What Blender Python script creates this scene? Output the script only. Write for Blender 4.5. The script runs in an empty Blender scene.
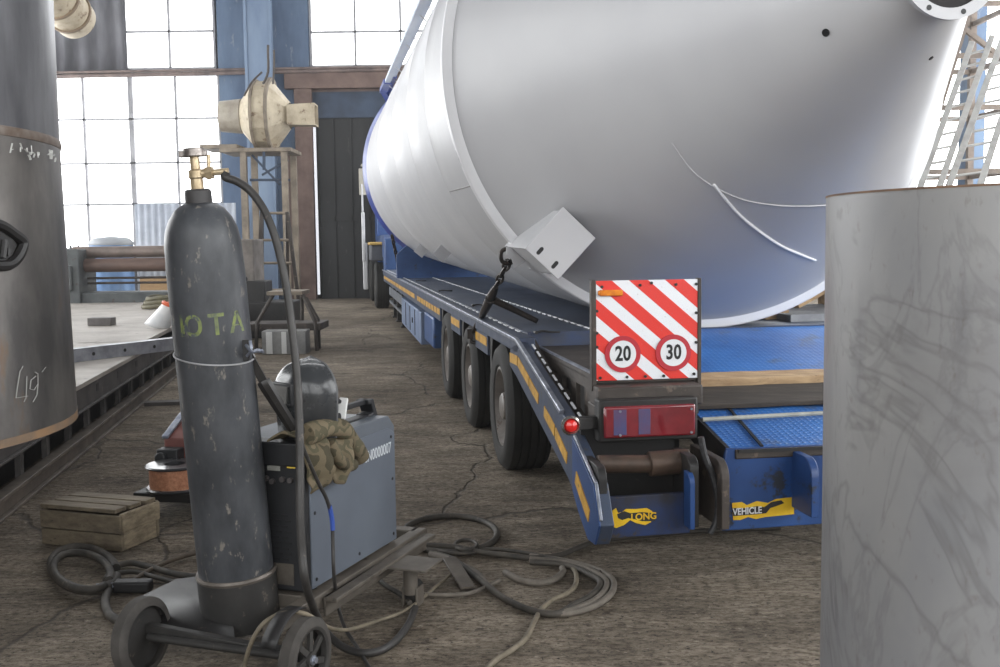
import bpy, bmesh, math, random
from mathutils import Vector, Matrix, noise
random.seed(7)
sc = bpy.context.scene
COL = sc.collection
PI = math.pi
R = math.radians

# ------------------------------------------------------------------ camera
CAMH, FPX = 1.30, 1060.0
pt, rl = R(4.86), R(-0.75)
fw = Vector((0, math.cos(pt), -math.sin(pt)))
u0 = Vector((0, math.sin(pt), math.cos(pt)))
r0 = Vector((1, 0, 0))
cr = math.cos(rl) * r0 + math.sin(rl) * u0
cu = -math.sin(rl) * r0 + math.cos(rl) * u0
CAM = Vector((0, 0, CAMH))
cd = bpy.data.cameras.new('camera'); cam = bpy.data.objects.new('camera', cd); COL.objects.link(cam)
m = Matrix((cr, cu, -fw)).transposed().to_4x4(); m.translation = CAM
cam.matrix_world = m
cd.sensor_width = 36; cd.lens = FPX * 36 / 1000; cd.clip_start = 0.05; cd.clip_end = 200
sc.camera = cam

def ray(x, y): return fw + cr * ((x - 500) / FPX) - cu * ((y - 333.5) / FPX)
def on(x, y, z=0.0):
    d = ray(x, y); return CAM + d * ((z - CAMH) / d.z)
def at(x, y, Y):
    d = ray(x, y); return CAM + d * (Y / d.y)
def pl(x, y, p0, n):
    d = ray(x, y); return CAM + d * (((p0 - CAM).dot(n)) / d.dot(n))

# the direction in which the trailer, the rail and the welding slab run
TR = Matrix.Rotation(R(8.8), 4, 'Z')
TRI = TR.inverted()
UX = (TR @ Vector((1, 0, 0))); VX = (TR @ Vector((0, 1, 0)))
def tu(x, y, u): return TRI @ pl(x, y, UX * u, UX)      # local point in a plane of constant u
def tv(x, y, v): return TRI @ pl(x, y, VX * v, VX)      # local point in a plane of constant v
ID = Matrix.Identity(4)

# ------------------------------------------------------------------ materials
def lin(c):
    return tuple(((v / 255) / 12.92 if v / 255 <= 0.04045 else ((v / 255 + 0.055) / 1.055) ** 2.4) for v in c) + (1,)
def nd(nt, t, **k):
    n = nt.nodes.new(t)
    for a, b in k.items(): setattr(n, a, b)
    return n
MATS = {}
def mat(name, c1, c2=None, scale=6, rough=0.6, metal=0.0, bump=0.0, stretch=(1, 1, 1), c3=None, s3=30, t3=0.62, spec=0.5, bscale=None, coat=0, rvar=0.12, lo=.35, hi=.65):
    if name in MATS: return MATS[name]
    M = bpy.data.materials.new(name); M.use_nodes = True; nt = M.node_tree
    b = nt.nodes['Principled BSDF']
    b.inputs['Roughness'].default_value = rough; b.inputs['Metallic'].default_value = metal
    b.inputs['Specular IOR Level'].default_value = spec; b.inputs['Coat Weight'].default_value = coat
    b.inputs['Base Color'].default_value = lin(c1)
    L = nt.links.new
    if c2 is not None or bump:
        tc = nd(nt, 'ShaderNodeTexCoord'); mp = nd(nt, 'ShaderNodeMapping'); mp.inputs['Scale'].default_value = stretch
        L(tc.outputs['Object'], mp.inputs[0])
    if c2 is not None:
        n = nd(nt, 'ShaderNodeTexNoise'); n.inputs['Scale'].default_value = scale; n.inputs['Detail'].default_value = 7; n.inputs['Roughness'].default_value = .62
        L(mp.outputs[0], n.inputs['Vector'])
        rp = nd(nt, 'ShaderNodeValToRGB'); rp.color_ramp.elements[0].position = lo; rp.color_ramp.elements[1].position = hi
        rp.color_ramp.elements[0].color = lin(c1); rp.color_ramp.elements[1].color = lin(c2)
        L(n.outputs['Fac'], rp.inputs[0]); out = rp.outputs[0]
        if c3 is not None:
            n3 = nd(nt, 'ShaderNodeTexNoise'); n3.inputs['Scale'].default_value = s3; n3.inputs['Detail'].default_value = 5; n3.inputs['Roughness'].default_value = .7
            L(mp.outputs[0], n3.inputs['Vector'])
            r3 = nd(nt, 'ShaderNodeValToRGB'); r3.color_ramp.elements[0].position = t3; r3.color_ramp.elements[1].position = min(1, t3 + .07)
            L(n3.outputs['Fac'], r3.inputs[0])
            mx = nd(nt, 'ShaderNodeMix', data_type='RGBA'); L(r3.outputs[0], mx.inputs[0]); L(out, mx.inputs[6]); mx.inputs[7].default_value = lin(c3)
            out = mx.outputs[2]
        L(out, b.inputs['Base Color'])
        mr = nd(nt, 'ShaderNodeMapRange'); mr.inputs[3].default_value = max(.05, rough - rvar); mr.inputs[4].default_value = min(1, rough + rvar)
        L(n.outputs['Fac'], mr.inputs[0]); L(mr.outputs[0], b.inputs['Roughness'])
    if bump:
        nb = nd(nt, 'ShaderNodeTexNoise'); nb.inputs['Scale'].default_value = bscale or scale * 5; nb.inputs['Detail'].default_value = 6
        L(mp.outputs[0], nb.inputs['Vector'])
        bp = nd(nt, 'ShaderNodeBump'); bp.inputs['Strength'].default_value = bump; bp.inputs['Distance'].default_value = .01
        L(nb.outputs['Fac'], bp.inputs['Height']); L(bp.outputs[0], b.inputs['Normal'])
    MATS[name] = M
    return M
def emis(name, c, s):
    M = bpy.data.materials.new(name); M.use_nodes = True; nt = M.node_tree
    b = nt.nodes['Principled BSDF']; b.inputs['Base Color'].default_value = (.8, .8, .8, 1)
    b.inputs['Emission Color'].default_value = lin(c); b.inputs['Emission Strength'].default_value = s
    return M

# ------------------------------------------------------------------ mesh builder
class MB:
    def __init__(s, F=ID): s.bm = bmesh.new(); s.F = F; s.mi = 0
    def face(s, vs):
        try:
            f = s.bm.faces.new(vs); f.material_index = s.mi; return f
        except ValueError: return None
    def v(s, p): return s.bm.verts.new(Vector(p))
    def box(s, a, b, M=None):
        (x0, y0, z0), (x1, y1, z1) = a, b
        P = [Vector((x, y, z)) for z in (z0, z1) for y in (y0, y1) for x in (x0, x1)]
        if M is not None: P = [M @ p for p in P]
        v = [s.v(p) for p in P]
        for q in ((0, 2, 3, 1), (4, 5, 7, 6), (0, 1, 5, 4), (2, 6, 7, 3), (0, 4, 6, 2), (1, 3, 7, 5)): s.face([v[i] for i in q])
        return s
    def prism(s, poly, ax, a, b, hole=None):
        """polygon (2D list) extruded along axis ax from a to b. ax 0: poly=(y,z); 1: (x,z); 2: (x,y)"""
        def mk(p, t): return {0: (t, p[0], p[1]), 1: (p[0], t, p[1]), 2: (p[0], p[1], t)}[ax]
        A = [s.v(mk(p, a)) for p in poly]; B = [s.v(mk(p, b)) for p in poly]; n = len(poly)
        s.face(A[::-1]); s.face(B)
        for i in range(n): s.face([A[i], A[(i + 1) % n], B[(i + 1) % n], B[i]])
        return s
    def bar(s, p, q, w, h=None, up=(0, 0, 1)):
        p, q = Vector(p), Vector(q); d = q - p; L = d.length
        if L < 1e-6: return s
        y = d / L; up = Vector(up)
        if abs(y.dot(up)) > .98: up = Vector((1, 0, 0)) if abs(y.x) < .9 else Vector((0, 1, 0))
        x = y.cross(up).normalized(); z = x.cross(y)
        M = Matrix((x, y, z)).transposed().to_4x4(); M.translation = p
        h = h or w
        return s.box((-w / 2, 0, -h / 2), (w / 2, L, h / 2), M)
    def lathe(s, prof, p=(0, 0, 0), axis=(0, 0, 1), n=32, close=False, ref=None):
        """prof: list of (radius, distance along axis)"""
        p = Vector(p); z = Vector(axis).normalized()
        t = Vector(ref) if ref else (Vector((1, 0, 0)) if abs(z.x) < .9 else Vector((0, 1, 0)))
        x = (t - z * t.dot(z)).normalized(); y = z.cross(x)
        rings = []
        for (r, h) in prof:
            if r < 1e-6: rings.append([s.v(p + z * h)])
            else: rings.append([s.v(p + z * h + (x * math.cos(2 * PI * i / n) + y * math.sin(2 * PI * i / n)) * r) for i in range(n)])
        m_ = len(rings)
        for k in range(m_ if close else m_ - 1):
            a, b = rings[k], rings[(k + 1) % m_]
            for i in range(n):
                j = (i + 1) % n
                if len(a) == 1 and len(b) == 1: break
                if len(a) == 1: s.face([a[0], b[j], b[i]])
                elif len(b) == 1: s.face([a[i], a[j], b[0]])
                else: s.face([a[i], a[j], b[j], b[i]])
        return s
    def cyl(s, p, q, r, r2=None, n=20):
        p, q = Vector(p), Vector(q); L = (q - p).length; r2 = r if r2 is None else r2
        return s.lathe([(0, 0), (r, 0), (r2, L), (0, L)], p, q - p, n)
    def tube(s, pts, r, n=8, smooth=True, step=4):
        P = [Vector(p) for p in pts]
        if smooth and len(P) > 2:
            Q = []
            for i in range(len(P) - 1):
                a = P[max(0, i - 1)]; b = P[i]; c = P[i + 1]; d = P[min(len(P) - 1, i + 2)]
                for k in range(step):
                    t = k / step
                    Q.append(.5 * ((2 * b) + (c - a) * t + (2 * a - 5 * b + 4 * c - d) * t * t + (3 * b - a - 3 * c + d) * t ** 3))
            Q.append(P[-1]); P = Q
        N = None; prev = None; rings = []
        for i, p in enumerate(P):
            d = (P[min(i + 1, len(P) - 1)] - P[max(i - 1, 0)])
            if d.length < 1e-7: continue
            d.normalize()
            if N is None:
                t = Vector((0, 0, 1)) if abs(d.z) < .9 else Vector((1, 0, 0)); N = (t - d * t.dot(d)).normalized()
            else:
                N = (N - d * N.dot(d)); N = N.normalized() if N.length > 1e-5 else d.orthogonal().normalized()
            Bn = d.cross(N); rr = r(i / (len(P) - 1)) if callable(r) else r
            rings.append([s.v(p + (N * math.cos(2 * PI * k / n) + Bn * math.sin(2 * PI * k / n)) * rr) for k in range(n)])
        for a, b in zip(rings, rings[1:]):
            for i in range(n): s.face([a[i], a[(i + 1) % n], b[(i + 1) % n], b[i]])
        s.face(rings[0][::-1]); s.face(rings[-1])
        return s
    def grid(s, f, nu, nv, closeu=False):
        V = [[s.v(f(i / (nu if closeu else nu - 1), j / (nv - 1))) for i in range(nu)] for j in range(nv)]
        for j in range(nv - 1):
            for i in range(nu if closeu else nu - 1): s.face([V[j][i], V[j][(i + 1) % nu], V[j + 1][(i + 1) % nu], V[j + 1][i]])
        return s

ROOTM = {}
def props(o, label=None, cat=None, group=None, kind=None):
    if label: o['label'] = label
    if cat: o['category'] = cat
    if group: o['group'] = group
    if kind: o['kind'] = kind
    return o
def thing(name, label, cat, loc=(0, 0, 0), rz=0.0, group=None, kind=None):
    o = bpy.data.objects.new(name, None); COL.objects.link(o); o.empty_display_size = .1
    M = Matrix.Translation(Vector(loc)) @ Matrix.Rotation(rz, 4, 'Z'); o.matrix_world = M
    ROOTM[o.name] = M
    return props(o, label, cat, group, kind)
def build(mb, name, mt, parent=None, bevel=0.0, smooth=38, solid=0.0, label=None, loc=None, subsurf=0, kind=None):
    """links the collected geometry as one mesh object; geometry is given in the frame mb.F of the world"""
    bm = mb.bm
    bmesh.ops.remove_doubles(bm, verts=bm.verts, dist=1e-5)
    bmesh.ops.transform(bm, matrix=mb.F, verts=bm.verts)
    if parent is not None: M = ROOTM[parent.name]
    else:
        if loc is None:
            xs = [v.co for v in bm.verts]
            loc = Vector(((min(c.x for c in xs) + max(c.x for c in xs)) / 2, (min(c.y for c in xs) + max(c.y for c in xs)) / 2, min(c.z for c in xs)))
        M = Matrix.Translation(Vector(loc))
    bmesh.ops.transform(bm, matrix=M.inverted(), verts=bm.verts)
    bmesh.ops.recalc_face_normals(bm, faces=bm.faces)
    me = bpy.data.meshes.new(name); bm.to_mesh(me); bm.free()
    o = bpy.data.objects.new(name, me); COL.objects.link(o)
    for mm in (mt if isinstance(mt, (list, tuple)) else [mt]): me.materials.append(mm)
    if smooth:
        me.polygons.foreach_set('use_smooth', [True] * len(me.polygons))
        try: me.set_sharp_from_angle(angle=R(smooth))
        except Exception: pass
    if parent is not None: o.parent = parent; ROOTM[o.name] = M
    else: o.matrix_world = M; ROOTM[o.name] = M
    if solid:
        md = o.modifiers.new('solid', 'SOLIDIFY'); md.thickness = solid; md.offset = 0
    if bevel:
        md = o.modifiers.new('bevel', 'BEVEL'); md.width = bevel; md.segments = 2; md.limit_method = 'ANGLE'; md.angle_limit = R(35)
        md.harden_normals = False
    if subsurf:
        md = o.modifiers.new('sub', 'SUBSURF'); md.levels = subsurf; md.render_levels = subsurf
    if label: o['label'] = label
    if kind: o['kind'] = kind
    return o
def single(mb, name, mt, label, cat, group=None, kind=None, **k):
    return props(build(mb, name, mt, None, **k), label, cat, group, kind)
def text_mesh(s, size, M, depth=.001, bold=0.0, sx=1.0, shear=0.0, align='CENTER', spacing=1.0):
    """returns a builder holding the lettering; text lies in the local XY plane of M"""
    cu_ = bpy.data.curves.new('lettering', 'FONT'); cu_.body = s; cu_.size = size; cu_.extrude = depth; cu_.offset = bold
    cu_.align_x = align; cu_.align_y = 'CENTER'; cu_.shear = shear; cu_.space_character = spacing; cu_.resolution_u = 3
    ob = bpy.data.objects.new('lettering', cu_); COL.objects.link(ob)
    dg = bpy.context.evaluated_depsgraph_get(); me = bpy.data.meshes.new_from_object(ob.evaluated_get(dg))
    mb = MB(); mb.bm.from_mesh(me)
    bmesh.ops.transform(mb.bm, matrix=M @ Matrix.Diagonal((sx, 1, 1, 1)), verts=mb.bm.verts)
    bpy.data.objects.remove(ob); bpy.data.curves.remove(cu_); bpy.data.meshes.remove(me)
    return mb
def basis(o, x, y):
    x = Vector(x).normalized(); y = Vector(y); y = (y - x * y.dot(x)).normalized(); z = x.cross(y)
    M = Matrix((x, y, z)).transposed().to_4x4(); M.translation = Vector(o); return M
def copy_tree(o, loc=None, rz=None, label=None, parent=None):
    c = o.copy(); COL.objects.link(c)
    if parent is not None: c.parent = parent
    if loc is not None:
        c.matrix_world = Matrix.Translation(Vector(loc)) @ Matrix.Rotation(rz or 0, 4, 'Z')
    if label: c['label'] = label
    for ch in list(o.children): copy_tree(ch, parent=c)
    return c
# ------------------------------------------------------------------ the hall
WALLY = 26.0; XL, XR, YF, ZC = -13.0, 8.6, -7.0, 9.6
def floor_mat():
    M = bpy.data.materials.new('dirty_concrete'); M.use_nodes = True; nt = M.node_tree; b = nt.nodes['Principled BSDF']; L = nt.links.new
    tc = nd(nt, 'ShaderNodeTexCoord')
    def noi(scale, det=8, rough=.6, st=(1, 1, 1), rot=0, dist=0):
        mp = nd(nt, 'ShaderNodeMapping'); mp.inputs['Scale'].default_value = st; mp.inputs['Rotation'].default_value = (0, 0, rot); L(tc.outputs['Object'], mp.inputs[0])
        n = nd(nt, 'ShaderNodeTexNoise'); n.inputs['Scale'].default_value = scale; n.inputs['Detail'].default_value = det; n.inputs['Roughness'].default_value = rough; n.inputs['Distortion'].default_value = dist
        L(mp.outputs[0], n.inputs['Vector']); return n
    def ramp(src, a, ca, b_, cb):
        r = nd(nt, 'ShaderNodeValToRGB'); r.color_ramp.elements[0].position = a; r.color_ramp.elements[1].position = b_
        r.color_ramp.elements[0].color = ca; r.color_ramp.elements[1].color = cb; L(src, r.inputs[0]); return r
    def mix(f, a, bcol, t='MIX'):
        m_ = nd(nt, 'ShaderNodeMix', data_type='RGBA', blend_type=t)
        if isinstance(f, float): m_.inputs[0].default_value = f
        else: L(f, m_.inputs[0])
        L(a, m_.inputs[6])
        if isinstance(bcol, tuple): m_.inputs[7].default_value = bcol
        else: L(bcol, m_.inputs[7])
        return m_.outputs[2]
    base = ramp(noi(1.1, 10, .68).outputs['Fac'], .32, lin((134, 123, 109)), .68, lin((202, 189, 171)))
    streak = ramp(noi(2.2, 9, .72, (.8, 1.7, 1), R(-3), .3).outputs['Fac'], .36, lin((104, 96, 85)), .64, lin((208, 195, 176)))
    c = mix(.5, base.outputs[0], streak.outputs[0])
    big = ramp(noi(.35, 6, .6, (1, .7, 1)).outputs['Fac'], .40, lin((138, 130, 120)), .60, (1, 1, 1, 1))
    c = mix(.75, c, big.outputs[0], 'MULTIPLY')
    fine = ramp(noi(7, 9, .75, (.5, 1.5, 1), R(4)).outputs['Fac'], .36, lin((172, 166, 158)), .62, (1, 1, 1, 1)); c = mix(.8, c, fine.outputs[0], 'MULTIPLY')
    sp = ramp(noi(55, 3, .6).outputs['Fac'], .60, (0, 0, 0, 1), .68, (1, 1, 1, 1))
    c = mix(sp.outputs[0], c, lin((58, 52, 46)))
    sp2 = ramp(noi(23, 8, .8).outputs['Fac'], .56, (0, 0, 0, 1), .66, (.9, .9, .9, 1))
    c = mix(sp2.outputs[0], c, lin((176, 165, 150)))
    sp3 = ramp(noi(9, 6, .75).outputs['Fac'], .60, (0, 0, 0, 1), .67, (.8, .8, .8, 1))
    c = mix(sp3.outputs[0], c, lin((70, 63, 55)))
    gr = ramp(noi(38, 8, .8, (.7, 1.3, 1)).outputs['Fac'], .40, lin((146, 138, 128)), .55, (1, 1, 1, 1)); c = mix(.9, c, gr.outputs[0], 'MULTIPLY')
    # cracks
    mp = nd(nt, 'ShaderNodeMapping'); mp.inputs['Scale'].default_value = (1, .6, 1); L(tc.outputs['Object'], mp.inputs[0])
    nn = nd(nt, 'ShaderNodeTexNoise'); nn.inputs['Scale'].default_value = 2.2; nn.inputs['Detail'].default_value = 6; L(mp.outputs[0], nn.inputs['Vector'])
    va = nd(nt, 'ShaderNodeVectorMath', operation='ADD'); L(mp.outputs[0], va.inputs[0])
    vs = nd(nt, 'ShaderNodeVectorMath', operation='SCALE'); vs.inputs['Scale'].default_value = .5; L(nn.outputs['Color'], vs.inputs[0]); L(vs.outputs[0], va.inputs[1])
    vo = nd(nt, 'ShaderNodeTexVoronoi', feature='DISTANCE_TO_EDGE'); vo.inputs['Scale'].default_value = .55; L(va.outputs[0], vo.inputs['Vector'])
    ck = ramp(vo.outputs['Distance'], .002, (.8, .8, .8, 1), .008, (0, 0, 0, 1))
    c = mix(ck.outputs[0], c, lin((66, 60, 54)))
    L(c, b.inputs['Base Color']); b.inputs['Roughness'].default_value = .82; b.inputs['Specular IOR Level'].default_value = .3
    bp = nd(nt, 'ShaderNodeBump'); bp.inputs['Strength'].default_value = .9; bp.inputs['Distance'].default_value = .03
    mm = nd(nt, 'ShaderNodeMath', operation='ADD'); L(noi(14, 10, .7, (.7, 1.6, 1)).outputs['Fac'], mm.inputs[0])
    m2 = nd(nt, 'ShaderNodeMath', operation='MULTIPLY'); L(ck.outputs[0], m2.inputs[0]); m2.inputs[1].default_value = -.6; L(m2.outputs[0], mm.inputs[1])
    L(mm.outputs[0], bp.inputs['Height']); L(bp.outputs[0], b.inputs['Normal'])
    return M
fl = MB(); fl.box((XL, YF, -.1), (XR, WALLY + .3, 0)); build(fl, 'floor', floor_mat(), kind='structure', loc=(0, 0, 0), smooth=0)

blue_wall = mat('worn_blue_paint', (94, 114, 138), (68, 86, 112), 1.2, .7, c3=(120, 128, 138), s3=5, t3=.6, stretch=(1, 1, .35))
blue_dark = mat('dark_blue_paint', (50, 66, 88), (30, 40, 56), 1.4, .65)
blue_col = mat('pale_blue_paint', (116, 134, 156), (94, 112, 138), 1.6, .6, stretch=(1, 1, .3))
grime = mat('grimy_plaster', (88, 90, 96), (58, 58, 62), .9, .85, stretch=(1, 1, .5))
roofm = mat('dark_roof_sheet', (92, 92, 96), (66, 66, 70), .8, .9)
barm = mat('window_bar_steel', (150, 150, 154), (120, 120, 124), 3, .6)  # grey lightened to take in the veiling glare of the panes
panem = emis('dusty_daylit_glass', (246, 249, 255), 3.4)
def pane_mat(name, s):
    return emis(name, (250, 252, 253), s)
browns = mat('rusty_brown_paint', (112, 92, 84), (84, 66, 60), 2.2, .75)
darkpanel = mat('dark_corrugated_sheet', (92, 92, 98), (58, 58, 64), 2.5, .6, stretch=(1, 1, .25))
def wx(px, py=150): return at(px, py, WALLY).x
def wz(py, px=150): return at(px, py, WALLY).z

# back wall is pieced around its windows and door
x_a, x_b, x_c, x_d, x_e = XL, wx(57) - 2.6, wx(221.5), wx(314), wx(410)
zw0, zw1, zp = wz(250), wz(-62), wz(72)
zdoor = wz(92, 340); xd0, xd1 = wx(312), wx(440)
w = MB()
w.box((XL, WALLY, 0), (XR, WALLY + .3, zw0) ) if False else None
w.box((XL, WALLY, 0), (x_c, WALLY + .3, zw0))
w.box((XL, WALLY, zw0), (x_b, WALLY + .3, ZC))
w.box((x_b, WALLY, zw1), (x_c, WALLY + .3, ZC))
build(w, 'wall_back_left', grime, kind='structure', smooth=0)
w = MB(); w.box((x_c, WALLY - .05, 0), (xd0, WALLY + .3, ZC)); build(w, 'wall_back_middle', blue_wall, kind='structure', smooth=0)
w = MB(); w.box((xd0, WALLY, zdoor), (xd1, WALLY + .3, wz(66, 340))); build(w, 'wall_back_lintel', browns, kind='structure', smooth=0)
w = MB(); w.box((xd0, WALLY, zw1), (XR, WALLY + .3, ZC)); w.box((xd1, WALLY, 0), (XR, WALLY + .3, wz(66, 340))); build(w, 'wall_back_right', grime, kind='structure', smooth=0)
w = MB(); w.box((wx(288), WALLY - .25, wz(90, 300)), (wx(400), WALLY - .02, wz(70, 300))); w.box((wx(297), WALLY - .22, 0), (wx(314), WALLY - .03, wz(90, 300))); w.box((wx(287), WALLY - .2, 0), (wx(296), WALLY - .05, wz(150, 300)))
build(w, 'trim_1', browns, kind='structure', bevel=.01)
w = MB(); w.box((wx(256), WALLY - .55, 0), (wx(277), WALLY - .05, ZC)); w.box((wx(253), WALLY - .58, 0), (wx(256), WALLY - .4, ZC)); w.box((wx(277), WALLY - .58, 0), (wx(279.5), WALLY - .4, ZC))
build(w, 'trim_2', blue_col, kind='structure', bevel=.01)
# the tall gate in the back wall
D = thing('door_1', None, None, (wx(360), WALLY, 0), kind='structure')
gate = mat('black_painted_gate', (26, 27, 30), (15, 15, 17), 1.5, .6, stretch=(1, 1, .3), c3=(60, 58, 56), s3=9)
w = MB(); w.box((xd0 + .14, WALLY + .02, 0), (xd1, WALLY + .12, wz(118, 340))); build(w, 'door_leaf', gate, D)
w = MB()
for i in range(7):
    x = xd0 + .5 + i * .42
    w.box((x, WALLY - .02, 0), (x + .04, WALLY + .02, wz(118, 340)))
w.box((xd0 + .14, WALLY - .02, 1.9), (xd1, WALLY + .02, 2.0)); build(w, 'door_rib', gate, D)
w = MB(); w.box((xd0, WALLY - .03, wz(118, 340)), (xd1, WALLY + .1, zdoor)); build(w, 'door_panel', blue_dark, D, label='dark blue panel above the leaf')
w = MB(); w.box((xd0, WALLY + .14, 0.1), (xd0 + .08, WALLY + .16, wz(121, 330))); build(w, 'door_gap', emis('daylight_slit', (245, 248, 255), .8), D, label='bright daylight gap beside the leaf')
# side walls, front wall, ceiling
def window(n, o, rx, xs, zs, thick, panes, bars, wide=(), frame_w=.05):
    """o: corner; rx: unit vector along the wall; xs, zs: bar positions; one frame child and one pane per opening column"""
    nrm = Vector((0, 0, 1)).cross(rx) * -1
    W = thing('window_%d' % n, None, None, o, kind='structure')
    f = MB()
    for i, x in enumerate(xs):
        ww = .11 if i in wide else frame_w
        f.bar(o + rx * x + Vector((0, 0, zs[0])), o + rx * x + Vector((0, 0, zs[-1])), ww, .08, up=nrm)
    for z in zs:
        f.bar(o + rx * xs[0] + Vector((0, 0, z)), o + rx * xs[-1] + Vector((0, 0, z)), .08, frame_w * .9)
    build(f, 'window_frame', bars, W)
    p = MB(); q = [o + rx * a + Vector((0, 0, b)) + nrm * -.05 for a, b in ((xs[0], zs[0]), (xs[-1], zs[0]), (xs[-1], zs[-1]), (xs[0], zs[-1]))]
    p.face([p.v(c) for c in q]); build(p, 'pane', panes, W, smooth=0)
    return W
# back left window: bar positions measured on the wall
xs = [wx(-48) , wx(-2), wx(41), wx(86, 150), wx(133), wx(178), wx(221)]
zs = [wz(248), wz(204), wz(163), wz(119), wz(76)]
PB = pane_mat('glass_back', 3.6)
window(1, Vector((0, WALLY - .02, 0)), Vector((1, 0, 0)), xs, zs, .1, PB, barm, wide=(4,))
xs2 = [wx(128), wx(174), wx(218.5)]
window(2, Vector((0, WALLY - .02, 0)), Vector((1, 0, 0)), xs2, [wz(69), wz(32), wz(-6), wz(-60)], .1, PB, barm)
xs3 = [wx(314), wx(358), wx(403), wx(448), wx(493), wx(538), wx(583), wx(628), wx(673), wx(718), wx(763), wx(808)]
window(3, Vector((0, WALLY - .02, 0)), Vector((1, 0, 0)), xs3, [wz(66, 360), wz(32, 360), wz(-6, 360), wz(-60, 360)], .1, PB, barm)
# dark corrugated cladding left of the upper window, and pale sheets below the glazing
def corrugated(name, x0, x1, y, z0, z1, mt, pitch=.12, amp=.02, **k):
    c = MB(); n = int((x1 - x0) / pitch * 4)
    A = [(x0 + (x1 - x0) * i / n, y + amp * math.sin(i * PI / 2)) for i in range(n + 1)]
    lo = [c.v((a, b, z0)) for a, b in A]; hi = [c.v((a, b, z1)) for a, b in A]
    for i in range(n): c.face([lo[i], lo[i + 1], hi[i + 1], hi[i]])
    return build(c, name, mt, kind='structure', solid=.01, smooth=60, **k)
corrugated('wall_cladding_left', XL + .1, wx(128.5, 40), WALLY - .12, wz(72), ZC, darkpanel, .45, .05)
palesheet = mat('pale_corrugated_sheet', (176, 182, 192), (150, 156, 168), 2, .5)
o = corrugated('corrugated_sheet', wx(137), wx(181), WALLY - .35, 0.002, wz(204.5), palesheet, .16, .025); o['kind'] = 'thing'
props(o, 'pale grey corrugated sheet leaning under the big window behind the roll stand', 'metal sheet')
o = corrugated('corrugated_sheet', wx(213), wx(246), WALLY - 1.2, 0.002, wz(206), palesheet, .16, .025); o['kind'] = 'thing'
props(o, 'pale corrugated sheet against the blue wall, just right of the gas cylinder', 'metal sheet')
# wall pipe
w = MB(); w.cyl(at(-60, 79, WALLY - .25), at(430, 68.5, WALLY - .25), .05, n=12); w.cyl(at(-60, 74.5, WALLY - .3), at(430, 66, WALLY - .3), .03, n=8)
single(w, 'wall_pipe', mat('rusty_pipe', (120, 104, 98), (84, 72, 70), 3, .6), 'rusty horizontal pipe running along the back wall above the lower window', 'pipe')

w = MB()
w.box((XL - .3, YF, 0), (XL, WALLY, 1.2)); w.box((XL - .3, YF, 1.2), (XL, YF + 10.0, 7.6)); w.box((XL - .3, YF, 7.6), (XL, WALLY, ZC))
for i in range(9):
    y = YF + i * 4.1; w.box((XL - .3, y - .3, 1.2), (XL + .1, y + .3, 7.6))
build(w, 'wall_left', grime, kind='structure', smooth=0)
PL = pane_mat('glass_left', 7.0)
window(4, Vector((XL - .1, YF, 0)), Vector((0, 1, 0)), [10.0 + i * 23.0 / 17 for i in range(18)], [1.2, 2.4, 3.6, 4.8, 6.2, 7.6], .1, PL, barm)
PR = pane_mat('glass_right', 5.0)
w = MB()
w.box((XR, YF, 0), (XR + .3, WALLY, 1.0)); w.box((XR, YF, 1.0), (XR + .3, YF + 1.0, 7.8)); w.box((XR, YF, 7.8), (XR + .3, WALLY, ZC))
build(w, 'wall_right', mat('pale_dirty_wall', (168, 160, 148), (120, 114, 108), 1.5, .85), kind='structure', smooth=0)
for k, y in enumerate([-5, 0, 5, 10, 14.6, 19.35]):
    w = MB(); w.box((XR - .15, y - .3, 0), (XR + .3, y + .3, ZC)); build(w, 'trim_%d' % (3 + k), blue_wall, kind='structure', smooth=0)
window(5, Vector((XR + .1, YF, 0)), Vector((0, 1, 0)), [1.0 + i * 32.0 / 25 for i in range(26)], [1.0, 2.15, 3.3, 4.45, 5.6, 6.7, 7.8], .1, PR, mat('dark_window_frame', (110, 104, 98), (84, 78, 74), 3, .7), frame_w=.16)
w = MB(); w.box((XL, YF - .3, 0), (XR, YF, 1.0)); w.box((XL, YF - .3, 8.6), (XR, YF, ZC)); build(w, 'wall_front', grime, kind='structure', smooth=0)
window(20, Vector((XL, YF - .1, 0)), Vector((1, 0, 0)), [i * 21.6 / 16 for i in range(17)], [1.0, 2.2, 3.4, 4.6, 5.8, 7.2, 8.6], .1, pane_mat('glass_front', 2.5), barm)
w = MB(); w.box((XL, YF, ZC), (XR, WALLY, ZC + .2)); build(w, 'ceiling', roofm, kind='structure', smooth=0)
PS = pane_mat('unseen_roof_light', 4.5)  # unseen skylights, kept over the far hall so the front stays darker
for k, y in enumerate((9.5, 15.5, 21.5)):
    W = thing('window_%d' % (6 + k), None, None, (-2.2, y, ZC), kind='structure')
    p = MB(); p.box((-6.5, y - .7, ZC - .06), (2.1, y + .7, ZC - .02)); build(p, 'pane', PS, W, smooth=0)
    f = MB(); f.box((-6.6, y - .78, ZC - .12), (2.2, y - .7, ZC)); f.box((-6.6, y + .7, ZC - .12), (2.2, y + .78, ZC))
    for i in range(8): f.box((-6.6 + i * 1.25, y - .78, ZC - .1), (-6.54 + i * 1.25, y + .78, ZC - .02))
    build(f, 'window_frame', barm, W)
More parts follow.
